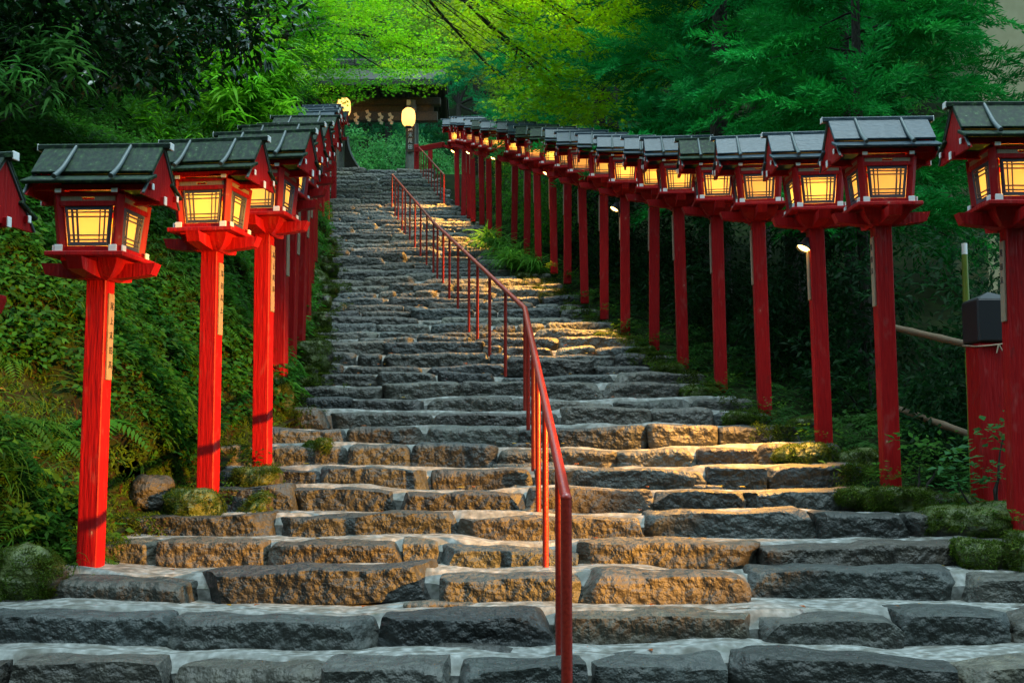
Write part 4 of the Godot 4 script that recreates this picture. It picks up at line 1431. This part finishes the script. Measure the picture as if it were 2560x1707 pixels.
	cedar("cedar beyond the right gate pillar", ground_point(-1.6, 50.0), 14.0, 0.6, 3.4, 460, [0.06, 0.28, 0.08], 0.2, 1.7)
	cedar("cedar beyond the left gate pillar", ground_point(-9.0, 49.0), 15.0, 0.6, 3.4, 460, [0.04, 0.24, 0.07], 0.2, 1.7)
	cedar("distant cedar right of the gate", ground_point(2.8, 46.0), 15.0, 0.8, 3.4, 460, [0.03, 0.22, 0.08], 0.2, 1.7)
	broadleaf("pale green tree high behind the gate", "hillside_tree", ground_point(-6.0, 57.0), [[Vector3(-6, 22, -57), 0.2]], [[Vector3(-6.0, 22.5, -56), 3.0, 130], [Vector3(-9.0, 22.0, -56), 3.0, 120], [Vector3(-3.0, 23.0, -56), 3.0, 130], [Vector3(-5.0, 25.5, -57), 3.2, 110]], [0.2, 0.38, 0.05], "broad", "leaf_soft", 2.4)
	broadleaf("green tree on the slope right of the gate", "hillside_tree", ground_point(6.0, 52.0), [[Vector3(6, 20, -52), 0.2]], [[Vector3(6.0, 20.5, -51), 3.2, 130], [Vector3(2.6, 20.0, -51), 3.0, 120], [Vector3(9.0, 21.0, -51), 3.2, 120], [Vector3(5.0, 17.0, -50), 2.8, 110]], [0.09, 0.3, 0.04], "broad", "leaf_soft", 2.4)
	broadleaf("green tree on the slope left of the gate", "hillside_tree", ground_point(-12.5, 44.0), [[Vector3(-12, 18, -44), 0.2]], [[Vector3(-11.0, 17.5, -43), 2.8, 130], [Vector3(-13.6, 17.0, -42), 2.8, 120], [Vector3(-12.0, 20.0, -43), 3.0, 120], [Vector3(-9.0, 18.6, -43), 2.2, 90]], [0.08, 0.27, 0.03], "broad", "leaf_soft", 2.2)
	# the wooded slopes around
	var ring := [[-16.0, 40.0], [-19.0, 33.0], [-14.0, 27.0], [-17.0, 24.0], [-12.0, 21.5], [12.5, 40.0], [9.5, 33.0], [13.0, 29.0], [16.0, 35.0], [-9.0, 62.0], [1.0, 62.0], [10.0, 60.0], [-17.0, 56.0], [16.0, 48.0]]
	var where_it := ["far upper left slope", "left slope beyond the lanterns", "left bank above the lanterns", "left bank higher up", "left bank behind the tall evergreen", "right slope far behind", "right slope behind the cedars", "right slope beside the house", "far right slope", "hill behind the gate, left", "hill behind the gate, middle", "hill behind the gate, right", "far left hill", "far right hill"]
	for i in ring.size():
		var f := ground_point(ring[i][0], ring[i][1])
		var c := f + Vector3(0, 5.0, 0)
		var sz := 1.7 if ring[i][1] < 36.0 else 2.4
		var rr: float = 2.0 if ring[i][1] < 36.0 else 3.0
		broadleaf("leafy green tree on the %s" % where_it[i], "hillside_tree", f, [[c + Vector3(0, -0.5, 0), 0.16]], [[c, rr, 90], [c + Vector3(rr * 0.9, -0.6, 0.5), rr * 0.8, 70], [c + Vector3(-rr * 0.9, -0.3, 0.5), rr * 0.85, 70], [c + Vector3(0.3, rr * 0.8, 0), rr * 0.9, 70], [c + Vector3(0, -2.6, 1.0), rr * 0.9, 70]], [0.05, 0.2, 0.03], "broad", "leaf_soft", sz)
	# undergrowth behind the right posts
	var spots := [[3.7, 8.6], [4.3, 9.6], [3.4, 10.2], [3.1, 11.6], [3.5, 12.8], [2.7, 13.4], [2.5, 15.0], [2.3, 16.6], [1.9, 18.2], [1.5, 19.8], [1.2, 21.4], [0.8, 23.2], [0.3, 25.4], [-0.3, 27.6]]
	for i in spots.size():
		var f := ground_point(spots[i][0], spots[i][1])
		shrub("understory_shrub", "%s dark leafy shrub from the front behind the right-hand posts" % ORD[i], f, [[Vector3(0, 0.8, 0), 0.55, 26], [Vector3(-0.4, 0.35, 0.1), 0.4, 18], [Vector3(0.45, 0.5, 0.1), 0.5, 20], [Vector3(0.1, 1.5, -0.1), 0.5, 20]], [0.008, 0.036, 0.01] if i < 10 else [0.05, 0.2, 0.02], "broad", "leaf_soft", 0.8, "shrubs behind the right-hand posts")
	var ls := [[-6.2, 12.0], [-6.6, 15.5], [-7.2, 17.6], [-6.4, 20.5], [-7.4, 22.5], [-8.4, 25.0], [-8.8, 30.0], [-7.6, 33.0]]
	for i in ls.size():
		var f := ground_point(ls[i][0], ls[i][1])
		shrub("bank_shrub", "%s leafy bush from the front high on the left bank" % ORD[i], f, [[Vector3(0, 0.5, 0), 0.8, 34], [Vector3(-0.8, 0.4, 0.2), 0.7, 28], [Vector3(0.9, 0.3, 0.2), 0.8, 30], [Vector3(0.3, 1.3, 0), 0.7, 26]], [0.035, 0.16, 0.016], "broad", "leaf_soft", 1.0, "bushes on the left bank")
	# strap-leaved clumps half way up on the right
	var st := [[0.0, 18.9], [0.12, 19.7], [-0.25, 20.6], [-0.1, 19.3], [0.35, 18.7], [-0.45, 21.4]]
	for i in st.size():
		var f := ground_point(st[i][0], st[i][1])
		f.y = stair_y(st[i][1]) + 0.02
		shrub("strap_leaf_plant", "%s clump of arching strap leaves from the front among the right posts" % ORD[i], f, [[Vector3(0, 0.06, 0), 0.14, 5]], [0.1, 0.3, 0.03], "strap", "leaf_soft", 1.1, "strap-leaved clumps on the right verge")

# ---------------------------------------------------------------- gate, house, fences
func build_gate() -> void:
	var zf := -38.0
	var o := thing("shrine_gate", "dark wooden roofed gate at the top of the steps", "gate", Vector3(-4.85, TOP_Y, zf))
	var g := Geo.new()
	for q in [-1.5, 1.25]:
		g = Geo.new()
		g.tube([Vector3(q, -0.1, 0), Vector3(q, 1.7, 0), Vector3(q, 3.7, 0)], [0.2, 0.195, 0.19], 18)
		part("pillar", g.mesh(), M.pillar_wood, o)
		g = Geo.new()
		g.box(Vector3(q, 1.6, -1.5), Vector3(0.26, 3.4, 0.26), 0.02)
		part("rear_pillar", g.mesh(), M.pillar_wood, o)
	g = Geo.new()
	g.box(Vector3(0.05, 3.12, 0.0), Vector3(4.3, 0.34, 0.26), 0.02)
	part("lintel", g.mesh(), M.old_wood, o)
	g = Geo.new()
	g.box(Vector3(0.05, 3.68, -0.05), Vector3(4.5, 0.26, 0.3), 0.02)
	part("upper_beam", g.mesh(), M.old_wood, o)
	g = Geo.new()
	g.box(Vector3(0.05, 3.4, -0.02), Vector3(4.0, 0.26, 0.1), 0.01)
	part("frieze_board", g.mesh(), M.old_wood, o)
	# roof: two slopes with thick eaves, rafters below
	for s in [1.0, -1.0]:
		g = Geo.new()
		var pts := []
		for i in 7:
			var t := i / 6.0
			pts.append(Vector2(s * 2.0 * t, 5.2 - 1.12 * pow(t, 0.82)))
		for i in 6:
			var a: Vector2 = pts[i]
			var b: Vector2 = pts[i + 1]
			var wa := 2.45
			for e in [0.0, -0.2]:
				g.quad(Vector3(-wa - 0.35, a.y + e, a.x - 0.7), Vector3(wa, a.y + e, a.x - 0.7), Vector3(wa, b.y + e, b.x - 0.7), Vector3(-wa - 0.35, b.y + e, b.x - 0.7), Vector3(0, 1.0 if e == 0.0 else -1.0, 0))
			for xx in [-wa - 0.35, wa]:
				g.quad(Vector3(xx, a.y, a.x - 0.7), Vector3(xx, b.y, b.x - 0.7), Vector3(xx, b.y - 0.2, b.x - 0.7), Vector3(xx, a.y - 0.2, a.x - 0.7), Vector3(xx, 0, 0))
		var last: Vector2 = pts[6]
		g.quad(Vector3(-2.8, last.y, last.x - 0.7), Vector3(2.45, last.y, last.x - 0.7), Vector3(2.45, last.y - 0.2, last.x - 0.7), Vector3(-2.8, last.y - 0.2, last.x - 0.7), Vector3(0, 0, s))
		var rf := part("roof_slope", g.mesh(), M.gate_thatch, o)
		for i in 17:
			g = Geo.new()
			var x := -2.6 + i * 0.31
			g.bar(Vector3(x, 4.62, -0.7 + s * 0.35), Vector3(x, 3.84, -0.7 + s * 1.92), 0.08, 0.09, 0.008)
			part("rafter", g.mesh(), M.old_wood, rf)
	g = Geo.new()
	g.box(Vector3(-0.17, 5.3, -0.7), Vector3(5.5, 0.3, 0.4), 0.05)
	part("ridge", g.mesh(), M.gate_thatch, o)
	# sign board on the right pillar
	var sgn := thing("sign_board", "dark vertical sign board with white brush lettering on the gate's right pillar", "sign", Vector3(-3.6, TOP_Y + 2.28, zf + 0.25))
	g = Geo.new()
	g.box(Vector3.ZERO, Vector3(0.3, 1.0, 0.06), 0.01)
	part("board", g.mesh(), M.old_wood, sgn)
	part("lettering", lettering([4, 3, 0, 2], 0.17, 0.215, 0.42, Vector3(0, 0, 1), 0.033).mesh(), M.white_paint, sgn)
	# two big paper lanterns
	for e in [[-3.62, 12.42, "glowing round paper lantern hung before the gate's right pillar"], [-5.88, 12.78, "glowing yellow paper lantern behind the left lantern roofs"]]:
		var p := thing("paper_lantern", e[2], "paper lantern", Vector3(e[0], e[1], -37.2), 0.0, "paper lanterns on the gate")
		g = Geo.new()
		var prof := []
		for i in 23:
			var t := i / 22.0 * 2.0 - 1.0
			prof.append([0.235 * pow(maxf(1.0 - pow(absf(t), 3.4), 0.0), 0.42) + 0.08 * (1.0 if absf(t) > 0.98 else 0.0) + 0.004 * (i % 2), t * 0.33])
		prof[0][0] = 0.11
		prof[22][0] = 0.11
		g.lathe(Vector3.ZERO, prof, 28)
		part("paper_shell", g.mesh(), M.white_paper, p)
		g = Geo.new()
		g.lathe(Vector3.ZERO, [[0.001, -0.38], [0.11, -0.38], [0.12, -0.325], [0.001, -0.325]], 20)
		part("bottom_ring", g.mesh(), M.black_paint, p)
		g = Geo.new()
		g.lathe(Vector3.ZERO, [[0.001, 0.325], [0.12, 0.325], [0.11, 0.38], [0.001, 0.38]], 20)
		g.box(Vector3(0, 0.62, 0), Vector3(0.02, 0.5, 0.02), 0.002)
		part("top_ring", g.mesh(), M.black_paint, p)
		g = Geo.new()
		g.box(Vector3(0, 0.52, 0.03), Vector3(0.13, 0.2, 0.03), 0.01)
		part("gilt_tag", g.mesh(), M.gold_paint, p)
		g = Geo.new()
		g.lathe(Vector3.ZERO, [[0.001, -0.05], [0.04, -0.03], [0.05, 0.0], [0.04, 0.03], [0.001, 0.06]], 12)
		part("bulb", g.mesh(), M.bulb_glow, p)
		var l := OmniLight3D.new()
		l.name = "bulb_light"
		l.light_color = Color(1.0, 0.76, 0.4)
		l.light_energy = 0.13
		l.light_size = 0.05
		l.omni_range = 40.0
		l.omni_attenuation = 2.0
		l.shadow_enabled = true
		p.add_child(l)
	# folded paper streamers under the lintel
	var where := [-5.52, -5.1, -4.66, -4.3]
	for i in 4:
		var p := thing("paper_streamer", "%s zigzag paper streamer from the left under the gate beam" % ["first", "second", "third", "fourth"][i], "paper streamer", Vector3(where[i], 12.86 - (0.1 if i != 1 else 0.0), -37.75), 0.0, "paper streamers under the gate beam")
		g = Geo.new()
		for k in 4:
			var off := (0.035 if k % 2 else -0.035)
			g.box(Vector3(off, -0.07 - k * 0.1, 0.004 * k), Vector3(0.11, 0.12, 0.003), 0.0005, Basis(Vector3.BACK, -0.35 if k % 2 else 0.35))
		part("paper", g.mesh(), M.shide_paper, p)
	# swept gable of the building behind the left pillar
	o = thing("curved_gable", "dark swept gable edge seen behind the gate's left pillar", "roof", Vector3(-6.1, TOP_Y, -40.5))
	g = Geo.new()
	for i in 12:
		var t0 := i / 12.0
		var t1 := (i + 1) / 12.0
		var x0 := -0.15 + 1.25 * t0 * t0
		var x1 := -0.15 + 1.25 * t1 * t1
		var ya := 3.1 - 2.0 * t0
		var yb := 3.1 - 2.0 * t1
		g.quad(Vector3(-1.2, ya, 0), Vector3(x0, ya, 0), Vector3(x1, yb, 0), Vector3(-1.2, yb, 0), Vector3(0, 0, 1))
		g.quad(Vector3(x0, ya, 0), Vector3(x1, yb, 0), Vector3(x1, yb, -0.6), Vector3(x0, ya, -0.6), Vector3(1, 0.4, 0))
	part("gable_board", g.mesh(), M.old_wood, o)
	g = Geo.new()
	var pp := []
	var rr := []
	for i in 13:
		var t := i / 12.0
		pp.append(Vector3(-0.13 + 1.25 * t * t, 3.1 - 2.0 * t, 0.03))
		rr.append(0.035)
	g.tube(pp, rr, 8)
	part("edge_moulding", g.mesh(), M.white_paint, o)
	# red fence rail by the upper handrail
	o = thing("red_fence", "small red fence with sloping rail right of the gate pillar", "fence", Vector3(-3.0, TOP_Y - 0.05, -34.6))
	for e in [-0.1, 0.35]:
		g = Geo.new()
		g.box(Vector3(e, 0.62, 0), Vector3(0.14, 1.25, 0.14), 0.01)
		part("fence_post", g.mesh(), M.red_paint, o)
	g = Geo.new()
	g.bar(Vector3(-0.1, 1.05, 0.1), Vector3(0.9, 0.7, 2.0), 0.1, 0.16, 0.01)
	part("fence_rail", g.mesh(), M.red_paint, o)

func build_house() -> void:
	var o := thing("house", "beige plastered house half hidden by cedars at the upper right", "house", Vector3(10.2, 5.0, -18.5), -0.2)
	var g := Geo.new()
	g.box(Vector3(0.4, 2.1, -1.5), Vector3(4.6, 10.2, 3.0), 0.02)
	part("wall", g.mesh(), M.plaster, o)
	g = Geo.new()
	g.box(Vector3(-1.35, 6.2, 0.03), Vector3(0.8, 0.9, 0.05), 0.01)
	var w := part("window", g.mesh(), M.window_glass, o)
	g = Geo.new()
	for e in [-1.0, 1.0]:
		g.box(Vector3(-1.35 + e * 0.43, 6.2, 0.05), Vector3(0.06, 1.0, 0.08), 0.005)
		g.box(Vector3(-1.35, 6.2 + e * 0.47, 0.052), Vector3(0.8, 0.06, 0.08), 0.005)
	part("window_frame", g.mesh(), M.old_wood, w)
	g = Geo.new()
	g.box(Vector3(0.4, 7.5, -0.6), Vector3(6.2, 0.16, 3.0), 0.02, Basis(Vector3.RIGHT, 0.35))
	part("roof", g.mesh(), M.roof_slate, o)
	g = Geo.new()
	g.box(Vector3(0.4, 7.02, 0.6), Vector3(6.0, 0.14, 0.14), 0.01)
	part("eave_beam", g.mesh(), M.old_wood, o)

func build_right_corner() -> void:
	# thick red post with a black cap and rails running off to the right
	var o := thing("shrine_fence", "thick red fence post with black cap behind the nearest right lantern", "fence", Vector3(3.33, 0.55, -7.55))
	var g := Geo.new()
	g.box(Vector3(0, 0.72, 0), Vector3(0.25, 1.44, 0.25), 0.02)
	part("fence_post", g.mesh(), M.red_paint, o)
	g = Geo.new()
	g.box(Vector3(0, 1.59, 0), Vector3(0.27, 0.3, 0.27), 0.012)
	for e in 4:
		var tr := Basis(Vector3.UP, PI / 2 * e)
		g.tri(Vector3(0, 1.8, 0), tr * Vector3(-0.13, 1.738, 0.13), tr * Vector3(0.13, 1.738, 0.13), tr * Vector3(0, 0.4, 1))
	part("cap", g.mesh(), M.black_paint, o)
	for y in [1.25, 0.62]:
		g = Geo.new()
		g.box(Vector3(0.9, y, 0.0), Vector3(1.7, 0.17, 0.12), 0.01)
		part("fence_rail", g.mesh(), M.red_paint, o)
	g = Geo.new()
	var pp := []
	var rr := []
	for i in 17:
		var a := TAU * i / 16.0
		pp.append(Vector3(clampf(cos(a) * 0.19, -0.133, 0.133), 1.42 + 0.012 * sin(a * 2.0), clampf(sin(a) * 0.19, -0.133, 0.133)))
		rr.append(0.006)
	g.tube(pp, rr, 6)
	g.tube([Vector3(0.0, 1.42, 0.137), Vector3(-0.02, 1.36, 0.145)], [0.006, 0.004], 6)
	g.tube([Vector3(0.0, 1.42, 0.137), Vector3(0.025, 1.37, 0.145)], [0.006, 0.004], 6)
	part("rope", g.mesh(), M.wood_pale, o)
	# bamboo fence behind
	o = thing("bamboo_fence", "green bamboo upright with two brown bamboo rails tied on with black cord", "fence", Vector3(3.24, 0.4, -7.7))
	g = Geo.new()
	var b := []
	var br := []
	for i in 15:
		b.append(Vector3(0.0, i * 0.16, 0))
		br.append(0.021 if i % 3 else 0.0235)
	g.tube(b, br, 12)
	part("upright", g.mesh(), M.bamboo_green, o)
	g = Geo.new()
	g.tube([Vector3(0, 2.24, 0), Vector3(0, 2.32, 0)], [0.02, 0.02], 12)
	part("cut_end", g.mesh(), M.white_paint, o)
	for e in [[1.58, 1.86, -0.2], [0.94, 1.2, -0.1]]:
		g = Geo.new()
		var q := []
		var qr := []
		for i in 13:
			var t := i / 12.0
			q.append(Vector3(lerpf(-0.01, -0.16, t) + 0.03, lerpf(e[0], e[1], t), lerpf(0.04, -1.3, t)))
			qr.append(0.026 if i % 4 else 0.03)
		g.tube(q, qr, 10)
		part("bamboo_rail", g.mesh(), M.bamboo_brown, o)
		g = Geo.new()
		for k in 3:
			g.tube([Vector3(-0.03, e[0] - 0.03 + k * 0.02, 0.03), Vector3(0.0, e[0] - 0.03 + k * 0.02, 0.065), Vector3(0.045, e[0] - 0.02 + k * 0.02, 0.04)], [0.006, 0.006, 0.006], 5)
		part("cord_tie", g.mesh(), M.ink, o)
	# a few leafy sprays in front of the red post
	rng.seed = 771
	shrub("leafy_sprig", "thin leafy sprig in front of the red fence post", Vector3(3.1, 0.75, -7.0), [[Vector3(0.02, 0.35, 0), 0.14, 3], [Vector3(0.1, 0.6, -0.1), 0.12, 3], [Vector3(-0.25, 0.3, 0.0), 0.14, 4]], [0.04, 0.13, 0.04], "herb", "leaf_soft", 1.3)
	shrub("leafy_sprig", "leafy sprig at the foot of the second right lantern", Vector3(2.78, 0.98, -7.45), [[Vector3(0.0, 0.16, 0), 0.12, 4], [Vector3(0.14, 0.2, 0.05), 0.14, 5]], [0.04, 0.12, 0.018], "herb", "leaf_soft", 1.2)

func build_litter() -> void:
	rng.seed = 52
	var g := Geo.new()
	for i in 150:
		var k := rng.randi_range(0, 24)
		var d0 := STEP_D0 + STEP_T * k
		var x := rng.randf_range(along(EDGE_L, d0) + 0.2, along(EDGE_R, d0) - 0.2)
		var p := Vector3(x, STEP_Y[k] + 0.016, -d0 - rng.randf_range(0.2, 0.45))
		g.col = [Color(0.4, 0.2, 0.03), Color(0.35, 0.1, 0.03), Color(0.45, 0.3, 0.05), Color(0.2, 0.09, 0.04)][rng.randi() % 4]
		var a := rng.randf() * TAU
		g.leaf(p, Vector3(cos(a), 0.1, sin(a)).normalized(), Vector3.UP, rng.randf_range(0.035, 0.07), rng.randf_range(0.02, 0.035), 0.1)
	for i in 130:
		var d := 4.5 + 14.0 * rng.randf()
		var p := bank_point(rng.randf_range(0.1, 2.2), d) + Vector3(0.03, 0.03, 0.0)
		g.col = [Color(0.4, 0.16, 0.03), Color(0.3, 0.13, 0.05), Color(0.38, 0.25, 0.06)][rng.randi() % 3]
		g.leaf(p, rdir(-0.4, 0.4), (Vector3.UP + Vector3.RIGHT).normalized(), rng.randf_range(0.04, 0.07), rng.randf_range(0.025, 0.04), 0.1)
	tag(part("fallen_leaves", g.mesh(), M.leaf_soft, self), "scattered orange and brown fallen leaves on steps and bank", "leaves", "", "stuff")

func _ready() -> void:
	# camera
	var cam := Camera3D.new()
	cam.name = "camera"
	cam.position = Vector3(0, EYE, 0)
	cam.rotation_degrees = Vector3(4.94, 0, 0)
	cam.fov = 34.83
	cam.near = 0.05
	cam.far = 300.0
	add_child(cam)
	cam.current = true
	# sky: pale evening overcast
	var env := Environment.new()
	env.background_mode = Environment.BG_SKY
	var sm := ProceduralSkyMaterial.new()
	sm.sky_top_color = Color(0.7, 0.87, 0.95)
	sm.sky_horizon_color = Color(0.43, 0.54, 0.58)
	sm.sky_curve = 0.2
	sm.ground_bottom_color = Color(0.1, 0.11, 0.09)
	sm.ground_horizon_color = Color(0.3, 0.33, 0.3)
	var sky := Sky.new()
	sky.sky_material = sm
	env.sky = sky
	env.background_energy_multiplier = 1.2
	env.ambient_light_source = Environment.AMBIENT_SOURCE_SKY
	env.tonemap_mode = Environment.TONE_MAPPER_LINEAR
	env.tonemap_exposure = 2.5
	env.sdfgi_enabled = true
	env.ssao_enabled = true
	env.ssil_enabled = true
	var we := WorldEnvironment.new()
	we.name = "surroundings"
	we.environment = env
	add_child(we)
	var sun := DirectionalLight3D.new()
	sun.name = "evening_sky_glow"
	sun.light_color = Color(0.86, 0.96, 0.98)
	sun.light_energy = 0.5
	sun.light_angular_distance = 30.0
	sun.shadow_enabled = true
	sun.rotation_degrees = Vector3(-80, 30, 0)
	add_child(sun)

	fn.seed = 3
	fn.frequency = 0.01
	fn.fractal_octaves = 3
	make_materials()
	build_ground()
	build_stairs()
	print("stairs")
	build_lanterns()
	handrail("brown-red pipe handrail running up the middle of the steps", [[0.228, 4.62], [0.12, 10.1], [-1.38, 18.9], [-3.06, 27.3]], [4.62, 5.12, 6.35, 7.3, 8.1, 9.2, 10.05, 11.2, 12.3, 13.3, 14.1, 15.3, 16.4, 17.3, 18.2, 18.9, 19.9, 20.9, 21.9, 22.9, 23.9, 24.6, 25.6, 26.4, 27.3], 0.86, 0.024)
	handrail("short brown pipe handrail at the upper right of the steps", [[-1.78, 28.0], [-2.9, 33.3]], [28.0, 28.6, 29.2, 29.8, 30.4, 31.0, 31.6, 32.2, 32.8, 33.3], 0.75, 0.022)
	build_gate()
	build_house()
	clumps()
	build_right_corner()
	build_edge_stones()
	print("stones")
	build_trees()
	print("trees")
	build_bank_plants()
	build_litter()
